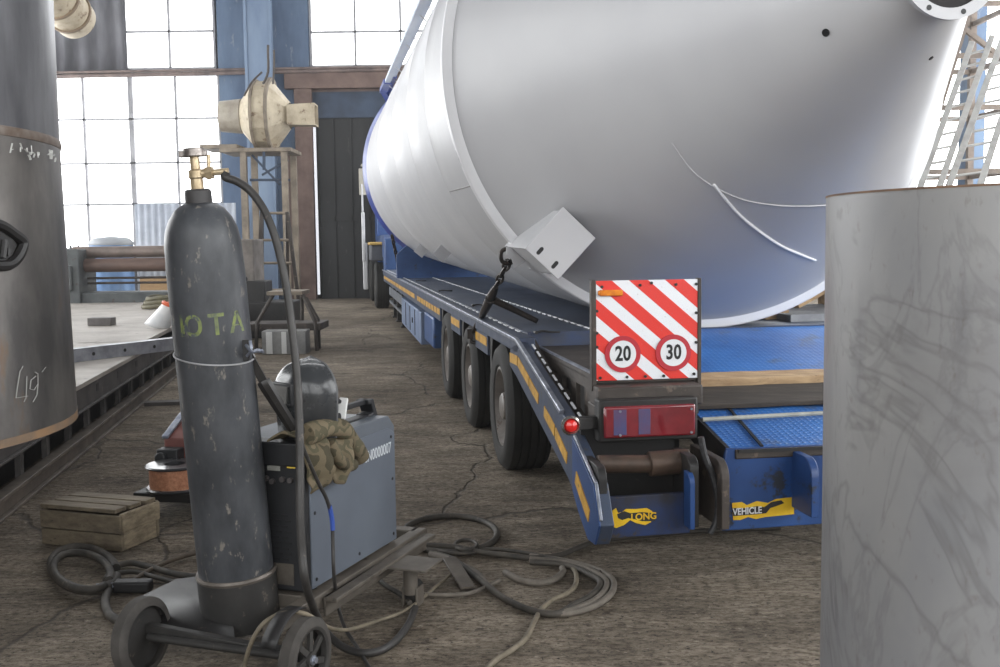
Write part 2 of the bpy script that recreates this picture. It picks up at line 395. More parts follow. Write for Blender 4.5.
# world: a pale overcast sky outside
wd = bpy.data.worlds.new('sky'); sc.world = wd; wd.use_nodes = True
wd.node_tree.nodes['Background'].inputs[0].default_value = (.9, .95, 1, 1); wd.node_tree.nodes['Background'].inputs[1].default_value = 1.0
vs_ = sc.view_settings; vs_.view_transform = 'Standard'; vs_.look = 'None'; vs_.gamma = 1; vs_.exposure = 0.04; vs_.use_curve_mapping = False
sc.cycles.use_denoising = True
vsn = wd.node_tree.nodes.new('ShaderNodeVolumeScatter'); vsn.inputs['Density'].default_value = .0025; vsn.inputs['Anisotropy'].default_value = .4   # dusty air of the hall
wd.node_tree.links.new(vsn.outputs[0], wd.node_tree.nodes['World Output'].inputs['Volume'])
sc.cycles.max_bounces = 8; sc.cycles.diffuse_bounces = 5
sc.cycles.sample_clamp_indirect = 6
# ------------------------------------------------------------------ low-loader trailer
def chequer(name, c1, c2, rough, k=60, c3=None, hl=(150, 165, 190), amt=.35, metal=0.0, big=2.0):
    """painted tread plate: raised lozenges in bump, paint rubbed bare on some of them"""
    M = bpy.data.materials.new(name); M.use_nodes = True; nt = M.node_tree; b = nt.nodes['Principled BSDF']; L = nt.links.new
    tc = nd(nt, 'ShaderNodeTexCoord'); sp = nd(nt, 'ShaderNodeSeparateXYZ'); L(tc.outputs['Object'], sp.inputs[0])
    def mth(op, a, b_=None):
        n = nd(nt, 'ShaderNodeMath', operation=op)
        for i, q in enumerate((a, b_)):
            if q is None: continue
            if isinstance(q, (int, float)): n.inputs[i].default_value = q
            else: L(q, n.inputs[i])
        return n.outputs[0]
    s = mth('MULTIPLY', mth('ADD', sp.outputs[0], sp.outputs[1]), k); t = mth('MULTIPLY', mth('SUBTRACT', sp.outputs[0], sp.outputs[1]), k)
    g = mth('MULTIPLY', mth('SINE', s), mth('SINE', t)); g = mth('MAXIMUM', mth('SUBTRACT', g, .25), 0.0)
    n = nd(nt, 'ShaderNodeTexNoise'); n.inputs['Scale'].default_value = big; n.inputs['Detail'].default_value = 8; n.inputs['Roughness'].default_value = .65; L(tc.outputs['Object'], n.inputs['Vector'])
    rp = nd(nt, 'ShaderNodeValToRGB'); rp.color_ramp.elements[0].position = .38; rp.color_ramp.elements[1].position = .62
    rp.color_ramp.elements[0].color = lin(c1); rp.color_ramp.elements[1].color = lin(c2); L(n.outputs['Fac'], rp.inputs[0])
    out = rp.outputs[0]
    if c3:
        n3 = nd(nt, 'ShaderNodeTexNoise'); n3.inputs['Scale'].default_value = 5; n3.inputs['Detail'].default_value = 8; n3.inputs['Roughness'].default_value = .7; L(tc.outputs['Object'], n3.inputs['Vector'])
        r3 = nd(nt, 'ShaderNodeValToRGB'); r3.color_ramp.elements[0].position = .56; r3.color_ramp.elements[1].position = .66; L(n3.outputs['Fac'], r3.inputs[0])
        mx = nd(nt, 'ShaderNodeMix', data_type='RGBA'); L(mth('MULTIPLY', r3.outputs[0], .7), mx.inputs[0]); L(out, mx.inputs[6]); mx.inputs[7].default_value = lin(c3); out = mx.outputs[2]
    mx = nd(nt, 'ShaderNodeMix', data_type='RGBA'); L(mth('MULTIPLY', mth('MULTIPLY', g, n.outputs['Fac']), amt * 2), mx.inputs[0]); L(out, mx.inputs[6]); mx.inputs[7].default_value = lin(hl)
    L(mx.outputs[2], b.inputs['Base Color']); b.inputs['Roughness'].default_value = rough; b.inputs['Metallic'].default_value = metal
    bp = nd(nt, 'ShaderNodeBump'); bp.inputs['Strength'].default_value = .8; bp.inputs['Distance'].default_value = .004; L(g, bp.inputs['Height']); L(bp.outputs[0], b.inputs['Normal'])
    return M
deckm = chequer('deck_tread_plate', (54, 62, 80), (76, 86, 104), .40, 110, (58, 56, 56))
rampm = chequer('ramp_tread_plate', (34, 88, 156), (50, 112, 184), .42, 125, (70, 80, 98), (150, 176, 206), .3)
tblue = mat('trailer_blue_paint', (34, 62, 108), (46, 78, 126), 3, .4, c3=(52, 54, 62), s3=9, t3=.6)
tblue2 = mat('trailer_bright_blue', (30, 62, 114), (38, 74, 130), 3, .4, c3=(44, 48, 58), s3=9, t3=.56)
beamm = mat('trailer_beam_paint', (62, 72, 90), (44, 56, 80), 4, .42, c3=(70, 66, 62), s3=14, t3=.58)
dirt = mat('oily_brown_steel', (70, 62, 56), (48, 42, 38), 5, .6, c3=(96, 84, 74), s3=16, t3=.6, bump=.2)
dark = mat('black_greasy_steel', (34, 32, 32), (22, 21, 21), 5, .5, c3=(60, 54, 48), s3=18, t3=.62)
railm = mat('bare_edge_steel', (172, 176, 186), (110, 116, 130), 9, .35, metal=.6)
yel = mat('yellow_reflective_tape', (214, 164, 66), (172, 128, 50), 14, .4, c3=(90, 80, 62), s3=22, t3=.62)
rubber = mat('tyre_rubber', (24, 24, 23), (42, 40, 38), 5, .8, bump=.15)
rimm = mat('dusty_grey_rim', (128, 122, 116), (92, 86, 82), 5, .5, c3=(78, 58, 48), s3=12, t3=.6)
redm = mat('signal_red', (214, 48, 40), (198, 40, 36), 4, .4, c3=(170, 90, 84), s3=30, t3=.68)
whitep = mat('sign_white', (226, 228, 230), (212, 214, 218), 4, .4, c3=(150, 148, 146), s3=34, t3=.68)
blackp = mat('black_lettering', (24, 24, 26), rough=.5)
redlens = mat('red_lamp_lens', (128, 34, 42), (104, 26, 34), 12, .15, coat=.6, spec=.6)
bluelens = mat('clouded_lamp_lens', (70, 76, 118), (92, 70, 100), 10, .15, coat=.6)
amber = mat('amber_reflector', (232, 140, 30), (206, 112, 22), 30, .2, coat=.5)

V0 = 3.7
troot = thing('semi_trailer', 'long blue low-loader trailer with a worn tread-plate deck carrying the big silo', 'trailer', TR @ Vector((.9, V0, 0)), R(8.8))
def T(): return MB(TR)
UR = 3.40
b = T(); b.box((.99, 5.45, .775), (UR, 20.3, .83)); build(b, 'deck', deckm, troot, smooth=0)
# side beam: upper rail and panels between the wheel arches
WV = (5.985, 7.43, 8.93)
b = T(); b.box((.905, 5.26, .742), (.995, 20.3, .822)); build(b, 'side_rail', beamm, troot, bevel=.004)
segs = [(6.42, 6.99), (7.87, 8.49), (9.37, 20.3)]
for a, c in segs:
    b = T(); b.box((.915, a, .625), (.975, c, .745)); b.box((.915, a, .615), (1.02, c, .63)); build(b, 'side_panel', beamm, troot, bevel=.003)
b = T(); b.prism([(5.50, .745), (5.26, .80), (4.17, .598), (4.02, .545), (3.66, .43), (3.575, .30), (3.64, .215), (3.75, .205), (4.10, .353), (5.33, .62), (5.53, .655)], 0, .905, .955)
build(b, 'rear_side_plate', beamm, troot, bevel=.004)
b = T(); b.prism([(4.0, .545), (3.66, .432), (3.575, .30), (3.64, .215), (3.75, .205), (3.9, .27), (4.0, .33)], 0, .898, .906); build(b, 'lower_plate', tblue, troot, bevel=.002, label='deep blue painted lower end of the side plate')
b = T(); b.bar((.90, 20.3, .826), (.90, 5.26, .812), .022, .022); b.bar((.90, 5.26, .812), (.90, 4.19, .612), .022, .022); build(b, 'edge_rail', railm, troot, bevel=.004, label='bright worn steel edge rail')
b = T(); b.bar((.905, 3.98, .55), (.905, 3.64, .438), .012, .012); b.bar((.905, 3.64, .438), (.905, 3.57, .32), .012, .012); build(b, 'edge_rail', railm, troot, bevel=.003)
# yellow tape
def tape(a, c, z0, z1, gap=.03, L_=.32):
    b = T(); v = a
    while v < c - .05:
        e = min(v + L_, c); b.box((.9125, v, z0), (.9155, e, z1)); v = e + gap
    build(b, 'reflective_tape', yel, troot, smooth=0, label='yellow reflective tape')
tape(6.45, 6.97, .668, .722); tape(7.9, 8.47, .668, .722, .03, .56); tape(9.4, 12.0, .668, .722, .06, .24); tape(12.4, 20.2, .668, .722, .08, .7)
def slope_tape(pts, w=.05):
    b = T()
    for (v1, z1), (v2, z2) in pts: b.bar((.9035, v1, z1), (.9035, v2, z2), .004, w, up=(0, 0, 1))
    build(b, 'reflective_tape', yel, troot, smooth=0, label='yellow reflective tape')
slope_tape([((5.50, .700), (5.27, .705)), ((5.25, .703), (4.95, .640)), ((4.93, .635), (4.72, .590)), ((4.58, .555), (4.36, .505)), ((4.34, .50), (4.12, .435))])
b = T(); b.bar((.8965, 3.93, .40), (.8965, 3.72, .30), .004, .055); build(b, 'reflective_tape', yel, troot, smooth=0, label='yellow reflective tape')
# dashes along the slope and the deck: glints of the perforated strip, painted as white bars
b = T()
for i in range(9):
    v = 5.18 - i * .125; z = .81 - (5.26 - v) * .187
    b.bar((.965, v, z), (.965, v - .075, z - .014), .009, .006)
for i in range(72):
    v = 5.5 + i * .2; b.bar((.955, v, .836), (.955, v + .10, .836), .013, .006)
build(b, 'glint_dash', whitep, troot, smooth=0, label='white dashes painted for the glints along the deck edge', kind='stuff')
b = T()
for i in range(70):
    v = 5.6 + i * .17; b.bar((1.36, v, .834), (1.36, v + .11, .834), .012, .006)
build(b, 'glint_dash', whitep, troot, smooth=0, label='white dashes painted for the glints in a line across the deck', kind='stuff')
# lashing rings lying on the deck edge
for v in (5.38, 7.9, 10.5, 13.5):
    b = T(); b.tube([(1.02, v, .836), (1.06, v + .02, .842), (1.10, v, .838), (1.15, v + .01, .836)], .006, 8); b.cyl((1.02, v - .02, .838), (1.02, v + .02, .838), .009, n=8)
    build(b, 'lashing_ring', dark, troot)
# sloping rear ramp surface and housings
ZE = tv(760, 450, 3.73).z
b = T(); b.prism([(5.44, .835), (5.46, .835), (5.46, .70), (5.44, .70)], 0, .99, UR); build(b, 'deck_lip', mat('scuffed_blue_lip', (44, 62, 96), (58, 62, 74), 9, .5), troot, label='blue lip at the rear end of the deck')
b = T(); b.prism([(5.44, .82), (5.44, .78), (3.95, .42), (3.765, .42), (3.765, ZE)], 0, 1.445, 1.46); build(b, 'ramp_cheek', dark, troot)
b = T(); b.prism([(5.45, .83), (5.45, .78), (3.95, .42), (3.765, .42), (3.765, ZE)], 0, 1.46, UR); build(b, 'ramp', rampm, troot, smooth=0, label='bright blue tread-plate ramp sloping down to the rear')
b = T(); b.prism([(5.45, .80), (5.45, .70), (4.10, .36), (4.10, .44)], 0, .955, 1.03); build(b, 'side_gutter', dirt, troot)
# inner housing with slots in its flank
b = T()
b.box((1.03, 4.16, .735), (1.47, 5.45, .76), Matrix.Translation((0, 0, 0)))
b.box((1.03, 4.16, .50), (1.05, 4.22, .74)); b.box((1.45, 4.16, .50), (1.47, 5.45, .735))
tops = lambda v: .735
def lowz(v): return .47 + (v - 4.16) * .2
edges = [4.22, 4.34, 4.50, 4.60, 4.78, 4.90, 5.10, 5.45]
for i in range(len(edges) - 1):
    a, c = edges[i], edges[i + 1]
    if i % 2 == 0 and i > 0 or i == 6: b.prism([(a, lowz(a)), (c, lowz(c)), (c, .74), (a, .74)], 0, 1.03, 1.05)
    elif i == 0: b.prism([(a, lowz(a)), (c, lowz(c)), (c, .74), (a, .74)], 0, 1.03, 1.05)
    else:
        b.prism([(a, lowz(a)), (c, lowz(c)), (c, lowz(c) + .04), (a, lowz(a) + .04)], 0, 1.03, 1.05); b.prism([(a, .69), (c, .69), (c, .74), (a, .74)], 0, 1.03, 1.05)
build(b, 'ramp_housing', dirt, troot, bevel=.004, label='oily brown steel housing with slots in its side')
b = T(); b.box((1.20, 4.55, .7585), (1.45, 4.80, .763)); build(b, 'hatch', dark, troot, smooth=0, label='black recess in the housing top')
b = T(); b.bar((1.035, 5.42, .764), (1.035, 4.18, .764), .012, .01); build(b, 'housing_edge', railm, troot)
# beam below the marker board
b = T(); b.box((1.0, 3.98, .655), (1.425, 4.12, .735)); b.box((1.0, 4.0, .52), (1.03, 4.16, .66)); build(b, 'cross_beam', dirt, troot, bevel=.008)
# marker board
VB = 4.07
q0, q1 = tv(595, 381, VB), tv(699, 279, VB)
ux0, ux1, uz0, uz1 = q0.x + .004, q1.x - .004, q0.z, q1.z
sm = bpy.data.materials.new('red_white_stripes'); sm.use_nodes = True; nt = sm.node_tree; bb = nt.nodes['Principled BSDF']; bb.inputs['Roughness'].default_value = .38
tc = nd(nt, 'ShaderNodeTexCoord'); sp = nd(nt, 'ShaderNodeSeparateXYZ'); nt.links.new(tc.outputs['Generated'], sp.inputs[0])
def mm_(op, a, b_):
    n = nd(nt, 'ShaderNodeMath', operation=op)
    for i, q in enumerate((a, b_)):
        if isinstance(q, (int, float)): n.inputs[i].default_value = q
        else: nt.links.new(q, n.inputs[i])
    return n.outputs[0]
s_ = mm_('ADD', mm_('MULTIPLY', sp.outputs[0], 2.85), mm_('MULTIPLY', sp.outputs[2], 3.14)); s_ = mm_('FRACT', mm_('ADD', s_, 10 - 3.14 + .08), 0); s_ = mm_('LESS_THAN', s_, .53)
nn = nd(nt, 'ShaderNodeTexNoise'); nn.inputs['Scale'].default_value = 60; nn.inputs['Detail'].default_value = 4; nt.links.new(tc.outputs['Generated'], nn.inputs['Vector'])
mx = nd(nt, 'ShaderNodeMix', data_type='RGBA'); nt.links.new(s_, mx.inputs[0]); mx.inputs[6].default_value = lin((226, 228, 232)); mx.inputs[7].default_value = lin((218, 52, 42))
rr = nd(nt, 'ShaderNodeValToRGB'); rr.color_ramp.elements[0].position = .64; rr.color_ramp.elements[1].position = .7; nt.links.new(nn.outputs['Fac'], rr.inputs[0])
mx2 = nd(nt, 'ShaderNodeMix', data_type='RGBA'); nt.links.new(mm_('MULTIPLY', rr.outputs[0], .5), mx2.inputs[0]); nt.links.new(mx.outputs[2], mx2.inputs[6]); mx2.inputs[7].default_value = lin((150, 120, 115))
nt.links.new(mx2.outputs[2], bb.inputs['Base Color'])
b = T(); b.box((ux0, VB, uz0), (ux1, VB + .012, uz1)); board = build(b, 'marker_board', sm, troot, smooth=0, label='red and white diagonally striped marker board')
b = T(); b.box((ux0 - .018, VB - .004, uz0 - .04), (ux0 + .002, VB + .03, uz1 + .004)); b.box((ux1 - .002, VB - .004, uz0 - .04), (ux1 + .014, VB + .03, uz1 + .004)); b.box((ux0, VB + .01, uz0 - .012), (ux1, VB + .03, uz0 + .012)); build(b, 'board_frame', dirt, board, bevel=.003)
for gx, gz in ((.06, .94), (.43, .95), (.54, .97), (.78, .95), (.98, .95), (.98, .66), (.98, .36), (.96, .04), (.66, .03), (.48, .03), (.30, .03), (.04, .03), (.01, .34), (.01, .48), (.01, .7)):
    p = Vector((ux0 + (ux1 - ux0) * gx, VB, uz0 + (uz1 - uz0) * gz)); b = T(); b.cyl(p + Vector((0, .002, 0)), p - Vector((0, .006, 0)), .006, n=8); build(b, 'bolt', dark, board)
q = tv(599, 296, VB); q2 = tv(622, 289.5, VB)
b = T(); b.box((q.x, VB - .016, q.z), (q2.x, VB, q2.z)); b.cyl((q.x, VB - .008, (q.z + q2.z) / 2), (q.x - .006, VB - .008, (q.z + q2.z) / 2), .01, n=10); build(b, 'side_reflector', amber, board, bevel=.006, label='small amber reflector')
for s, px, py in (('20', 622.5, 354), ('30', 673, 352.5)):
    c = tv(px, py, VB); rr_ = .073
    b = T(); b.cyl((c.x, VB + .001, c.z), (c.x, VB - .006, c.z), rr_, n=40); d = build(b, 'speed_roundel', mat('crimson_ring', (186, 44, 56), (168, 38, 50), 4, .4, c3=(200, 170, 170), s3=40, t3=.7), board, label='round speed plate reading %s in a red ring' % s)
    b.F = TR
    b = T(); b.cyl((c.x, VB - .004, c.z), (c.x, VB - .0075, c.z), rr_ * .74, n=40); build(b, 'roundel_face', whitep, board, label='white face of the roundel')
    b = text_mesh(s, .082, TR @ basis((c.x, VB - .008, c.z), (1, 0, 0), (0, 0, 1)), .0008, .0022, .78, spacing=1.02); build(b, 'roundel_number', blackp, board, smooth=0)
# tail lamp
VLm = 3.93
a0, a1 = tv(599, 443, VLm), tv(698, 397, VLm)
b = T(); b.box((a0.x, VLm, a0.z), (a1.x, VLm + .08, a1.z)); lampb = build(b, 'tail_lamp', mat('black_rubber_housing', (26, 25, 25), (38, 35, 33), 8, .6), troot, bevel=.008, label='black tail lamp housing')
b0, b1 = tv(603, 438, VLm), tv(694, 403, VLm)
b = T(); b.box((b0.x, VLm - .022, b0.z), (b1.x, VLm, b1.z)); build(b, 'lamp_lens', redlens, lampb, bevel=.008, label='red tail lamp lens')
for f0, f1 in ((.10, .24), (.37, .50)):
    b = T(); b.box((b0.x + (b1.x - b0.x) * f0, VLm - .0235, b0.z + .012), (b0.x + (b1.x - b0.x) * f1, VLm - .02, b1.z - .012)); build(b, 'lamp_lens', bluelens, lampb, bevel=.001, label='clouded bluish section of the lamp lens')
b = T()
for fx, fz in ((.17, .1), (.17, .85), (.95, .1), (.95, .85)): p = Vector((b0.x + (b1.x - b0.x) * fx, VLm - .022, b0.z + (b1.z - b0.z) * fz)); b.cyl(p, p - Vector((0, .005, 0)), .005, n=8)
build(b, 'screw', railm, lampb)
# round marker lamp at the end of the side beam
c = tu(570, 425, .875)
b = T(); b.lathe([(0, .0), (.036, .0), (.038, -.02), (.030, -.028), (.026, -.02)], (c.x, c.y, c.z), (0, 1, 0), 24); ml = build(b, 'marker_lamp', mat('chrome_ring', (200, 196, 190), (150, 146, 140), 20, .2, metal=.9), troot, label='round chrome-ringed red marker lamp')
b = T(); b.lathe([(.026, -.018), (.022, -.03), (.01, -.037), (0, -.039)], (c.x, c.y, c.z), (0, 1, 0), 20); build(b, 'lamp_lens', redlens if False else mat('bright_red_lens', (226, 40, 34), (200, 30, 28), 20, .15, coat=.6), ml)
b = T(); b.bar((c.x, c.y + .02, c.z), (1.06, 4.0, .60), .04, .05); build(b, 'lamp_bracket', dark, troot, bevel=.005)
# rear end: pins, lugs and plates
VP_ = 3.72
def tvx(px, py, v=VP_): q = tv(px, py, v); return (q.x, q.z)
p0 = tv(604, 465, 3.78); p1 = tv(653, 465, 3.78); p2 = tv(690, 463, 3.78)
b = T(); b.cyl((p0.x - .02, 3.80, p0.z), (p1.x, 3.80, p1.z), .034, n=24); b.cyl((p1.x - .01, 3.80, p1.z), (p2.x, 3.80, p2.z + .004), .047, n=24); build(b, 'hinge_pin', mat('rusty_greased_pin', (92, 74, 62), (58, 48, 42), 7, .45, metal=.3), troot, bevel=.004, label='greasy brown hinge pin')
def plate(name, pts, v, th, mt, **k):
    b = T(); b.prism([tvx(x, y, v) for x, y in pts], 1, v, v + th); return build(b, name, mt, troot, bevel=.003, **k)
plate('rear_plate', [(600, 498), (690, 492), (690, 533), (602, 539), (598, 530)], VP_, .02, mat('oily_blue_steel', (34, 54, 96), (44, 44, 52), 7, .5, c3=(62, 54, 48), s3=12, t3=.58), label='blue rear plate bearing the torn LONG sticker')
b = T(); x0, z0 = tvx(600, 500); x1, z1 = tvx(700, 440)
b.box((x0, 4.02, z0 - .02), (x1, 4.04, z1 + .02)); build(b, 'recess_plate', dark, troot)
plate('rear_plate', [(727, 449), (900, 442), (900, 520), (822, 524), (722, 531), (722, 470)], VP_ + .01, .02, tblue2, label='blue rear plate bearing the VEHICLE sticker')
# side lugs, deep plates seen nearly edge on
def lug(px, pys, mt, w=.022, v0=3.60, v1=3.95, rad=.05, **k):
    xa, za = tvx(px, pys[0], v0); _, zb = tvx(px, pys[1], v0)
    poly = [(v1, zb), (v1, za)] + [(v0 + rad - rad * math.sin(t), za - rad + rad * math.cos(t)) for t in [i * PI / 2 / 6 for i in range(7)]] + [(v0, zb)]
    b = T(); b.prism(poly, 0, xa, xa + w); return build(b, 'hinge_lug', mt, troot, bevel=.003, **k)
lug(599, (468, 540), dark, .03, 3.64, 3.88)
lug(690, (458, 528), dark, .035, 3.66, 3.86, .05)
lug(690, (474, 530), tblue2, .02, 3.63, 3.70, .04)
lug(722, (462, 530), dirt, .03, 3.60, 3.95, .07)
lug(812, (460, 518), tblue2, .03, 3.56, 3.95, .07, label='blue rounded hinge lug with a pin hole')
xa, za = tvx(805, 477, 3.70)
b = T(); b.cyl((xa - .02, 3.66, za), (xa - .0, 3.66, za), .028, n=16); build(b, 'lug_bush', dirt, troot)
b = T(); b.tube([Vector((tv(x, y, 3.68).x, 3.66, tv(x, y, 3.68).z)) for x, y in ((699, 436), (703, 455), (711, 475), (716, 500), (714, 520), (708, 532))], .012, 8); build(b, 'cable', mat('black_sheathed_cable', (30, 30, 32), (60, 60, 62), 60, .5), troot, label='black ribbed cable hanging between the lugs')
b = T(); b.box((1.46, 3.722, ZE - .03), (UR, 3.76, ZE + .006)); build(b, 'rear_lip', dirt, troot, bevel=.004)
b = T()
x0, _ = tvx(700, 450); 
b.bar((1.47, 3.72, ZE), (3.4, 3.72, ZE), .010, .012); build(b, 'lip_edge', dark, troot)
g = tv(645, 412, 3.72)
# a dark seam across the ramp
s0, s1 = (tv(720, 408, 4.3)), (tv(760, 446, 3.78))
b = T(); b.bar((s0.x, 4.22, ZE + (4.22 - 3.73) * (.83 - ZE) / 1.72 + .002), (s1.x, 3.76, ZE + .008), .012, .006); build(b, 'ramp_seam', dark, troot)
# torn stickers
ys = mat('yellow_sticker', (236, 196, 40), (224, 176, 28), 12, .45, c3=(150, 120, 40), s3=30, t3=.7)
rs = mat('faded_red_print', (190, 60, 50), rough=.5)
def sticker(pts, v, mt, lab, th=.0015):
    b = T(); b.prism([tvx(x, y, v) for x, y in pts], 1, v - th, v + .001); return build(b, 'sticker', mt, troot, smooth=0, label=lab)
def blob(pts, v):
    b = T(); b.prism([tvx(x, y, v) for x, y in pts], 1, v - .0022, v + .001); build(b, 'sticker_tear', blackp if False else mat('torn_sticker_dark', (30, 34, 44), (46, 42, 36), 20, .6), troot, smooth=0, label='dark scraped patch in the sticker')
sticker([(612, 511), (616, 508), (618, 513), (622, 512), (626, 509), (636, 509), (647, 508), (652, 511), (654, 515), (650, 518), (651, 522), (645, 525), (636, 523), (630, 520), (624, 525), (616, 528), (611, 526)], VP_ - .001, ys, 'torn yellow sticker reading LONG')
blob([(617, 514), (624, 511), (630, 513), (642, 512), (654, 513), (655, 521), (642, 521), (634, 519), (628, 518), (622, 520), (618, 518)], VP_ - .001)
c = tvx(643.5, 516.5, VP_)
b = text_mesh('LONG', .035, TR @ basis((c[0], VP_ - .0035, c[1]), (1, 0, .02), (0, 0, 1)), .0005, .0008, 1.0); build(b, 'sticker_lettering', ys, troot, smooth=0)
v2 = VP_ + .009
sticker([(732, 503), (742, 502), (747, 505), (757, 501), (768, 503), (776, 499), (793, 497), (794, 514), (775, 516), (765, 517), (756, 519), (748, 517), (740, 520), (733, 520)], v2, ys, 'torn yellow sticker reading VEHICLE')
blob([(732, 508), (745, 508), (757, 506), (764, 507), (771, 502), (781, 500), (784, 503), (776, 506), (770, 508), (766, 513), (758, 514), (745, 515), (733, 516)], v2)
c = tvx(747, 511, v2)
b = text_mesh('VEHICLE', .036, TR @ basis((c[0], v2 - .0035, c[1]), (1, 0, .02), (0, 0, 1)), .0005, .0008, .84); build(b, 'sticker_lettering', whitep, troot, smooth=0)
# under-structure, axles
b = T(); b.box((1.25, 4.2, .42), (1.40, 20, .62)); build(b, 'chassis_beam', dark, troot)
b = T(); b.box((2.9, 4.2, .42), (3.05, 20, .62)); build(b, 'chassis_beam', dark, troot)
b = T(); b.box((1.0, 3.95, .22), (UR, 4.0, .45)); build(b, 'rear_cross_member', dark, troot)
for v in WV:
    b = T(); b.cyl((1.2, v, .365), (3.1, v, .365), .06, n=16); build(b, 'axle', dark, troot)
def wheel_geo(u, v, sgn, rad=.365, wd=.27, zc=None):
    zc = zc or rad
    t = T(); k = rad / .365; e = wd
    prof = [(.225 * k, .03), (.24 * k, .012), (.30 * k, .0), (.335 * k, .01), (.355 * k, .03)]
    g = 4
    for i in range(g):
        a = .04 + (e - .08) * i / g; c_ = .04 + (e - .08) * (i + 1) / g
        prof += [(.365 * k, a), (.365 * k, c_ - .012), (.354 * k, c_ - .010), (.354 * k, c_ - .002)]
    prof += [(.365 * k, e - .04), (.335 * k, e - .01), (.24 * k, e), (.225 * k, e - .03)]
    t.lathe(prof, (u, v, zc), (sgn, 0, 0), 48)
    r_ = T(); r_.lathe([(.228 * k, .028), (.228 * k, .02), (.215 * k, .018), (.208 * k, .035), (.19 * k, .06), (.175 * k, .10), (.12 * k, .10), (.112 * k, .085), (.09 * k, .08), (.075 * k, .03), (.06 * k, .02), (0, .02)], (u, v, zc), (sgn, 0, 0), 40)
    h = T()
    for i in range(10):
        a = 2 * PI * i / 10; p = Vector((u, v + math.cos(a) * .145 * k, zc + math.sin(a) * .145 * k)); h.cyl(p + Vector((sgn * .10, 0, 0)), p + Vector((sgn * .075, 0, 0)), .012 * k, n=6)
    return t, r_, h
for v in WV:
    for u_, sg in ((.905, 1), (3.35, -1)):
        t, r_, h = wheel_geo(u_, v, sg)
        wt = build(t, 'wheel', rubber, troot, label='black tyre on a dusty grey rim'); build(r_, 'rim', rimm, wt, label='dusty grey steel rim'); build(h, 'wheel_nut', rimm, wt)
# mudguard brackets between wheels
for v in (6.40, 7.85, 9.35):
    b = T(); b.prism([(v - .10, .75), (v + .05, .75), (v + .02, .60), (v - .0, .48), (v - .05, .48), (v - .05, .62)], 0, .93, 1.05); build(b, 'mudguard', dark, troot, bevel=.004)
# boxes and legs hung below the beam
b = T(); b.box((.915, 11.6, .20), (1.35, 14.9, .56)); build(b, 'toolbox', mat('pale_blue_box', (120, 136, 162), (92, 106, 134), 2, .5), troot, bevel=.01, label='long pale grey-blue toolbox')
b = T()
for v in (12.4, 13.2, 14.0): b.box((.908, v, .24), (.916, v + .03, .54))
b.box((.905, 12.75, .36), (.914, 12.85, .42)); build(b, 'box_strap', dark, troot)
b = T(); b.box((.915, 10.1, .30), (1.3, 11.1, .60)); build(b, 'side_tank', tblue, troot, bevel=.02, label='blue side tank')
for v in (15.4, 16.6, 17.6):
    b = T(); b.box((.95, v, .12), (1.05, v + .12, .62)); b.box((.93, v - .05, .10), (1.10, v + .17, .12)); build(b, 'landing_leg', dark, troot, bevel=.005)
b = T(); b.box((.95, 15.3, .42), (1.0, 19.0, .56)); b.box((.95, 15.3, .28), (1.0, 19.0, .32)); build(b, 'side_guard', mat('side_guard_alloy', (120, 124, 132), (90, 94, 100), 4, .4), troot)
# raised gooseneck in front
b = T(); b.prism([(20.3, .60), (20.3, 1.42), (20.7, 1.5), (24.5, 1.5), (24.5, 1.05), (21.2, 1.05), (20.9, .6)], 0, .95, UR); build(b, 'gooseneck', tblue, troot, bevel=.02, label='blue raised gooseneck at the front of the trailer')

# ------------------------------------------------------------------ truck that pulls the trailer (far end)
tk = thing('truck', 'dark blue and white truck tractor coupled to the far end of the low-loader', 'truck', TR @ Vector((2.1, 24.2, 0)), R(8.8))
b = T(); b.box((.98, 24.6, .9), (3.25, 24.9 + .5, 3.2)); b.prism([(25.4, .9), (25.4, 3.2), (25.6, 3.15), (25.62, .9)], 0, .98, 3.25); build(b, 'cab', mat('truck_cab_paint', (52, 84, 140), (44, 74, 128), 2, .35), tk, bevel=.04)
b = T(); b.box((1.5, 20.9, .62), (1.62, 24.8, .9)); b.box((2.7, 20.9, .62), (2.82, 24.8, .9)); build(b, 'chassis', dark, tk)
for v in (22.0, 24.9):
    for u_, sg in ((.80, 1), (3.4, -1)):
        t, r_, h = wheel_geo(u_, v, sg, .47, .3); wt = build(t, 'wheel', rubber, tk); build(r_, 'rim', rimm, wt); build(h, 'wheel_nut', rimm, wt)
b = T(); b.box((.72, 21.45, .98), (1.2, 22.6, 1.30)); build(b, 'battery_box', mat('grey_plastic', (84, 86, 92), (70, 72, 78), 4, .6), tk, bevel=.03)
b = T(); b.box((.70, 21.4, 1.30), (1.25, 22.62, 1.36)); build(b, 'box_lid', mat('ochre_lid', (206, 172, 96), (182, 148, 80), 4, .5), tk, bevel=.02, label='ochre yellow lid')
b = T(); b.box((.60, 22.9, .35), (.70, 23.0, 1.35)); b.box((.59, 22.88, .95), (.66, 23.0, 2.0)); b.box((.60, 22.9, 2.0), (.64, 22.95, 2.6)); build(b, 'air_deflector', mat('white_plastic', (214, 214, 216), (196, 198, 202), 4, .4), tk, bevel=.02, label='narrow white side fairing')
b = T(); b.tube([(.98, 24.8, 3.0), (.72, 24.75, 3.15), (.66, 24.75, 3.1)], .02); b.box((.60, 24.7, 2.45), (.80, 24.78, 3.05)); build(b, 'mirror', mat('mirror_shell', (196, 190, 176), (170, 166, 156), 4, .4), tk, bevel=.03, label='beige door mirror')

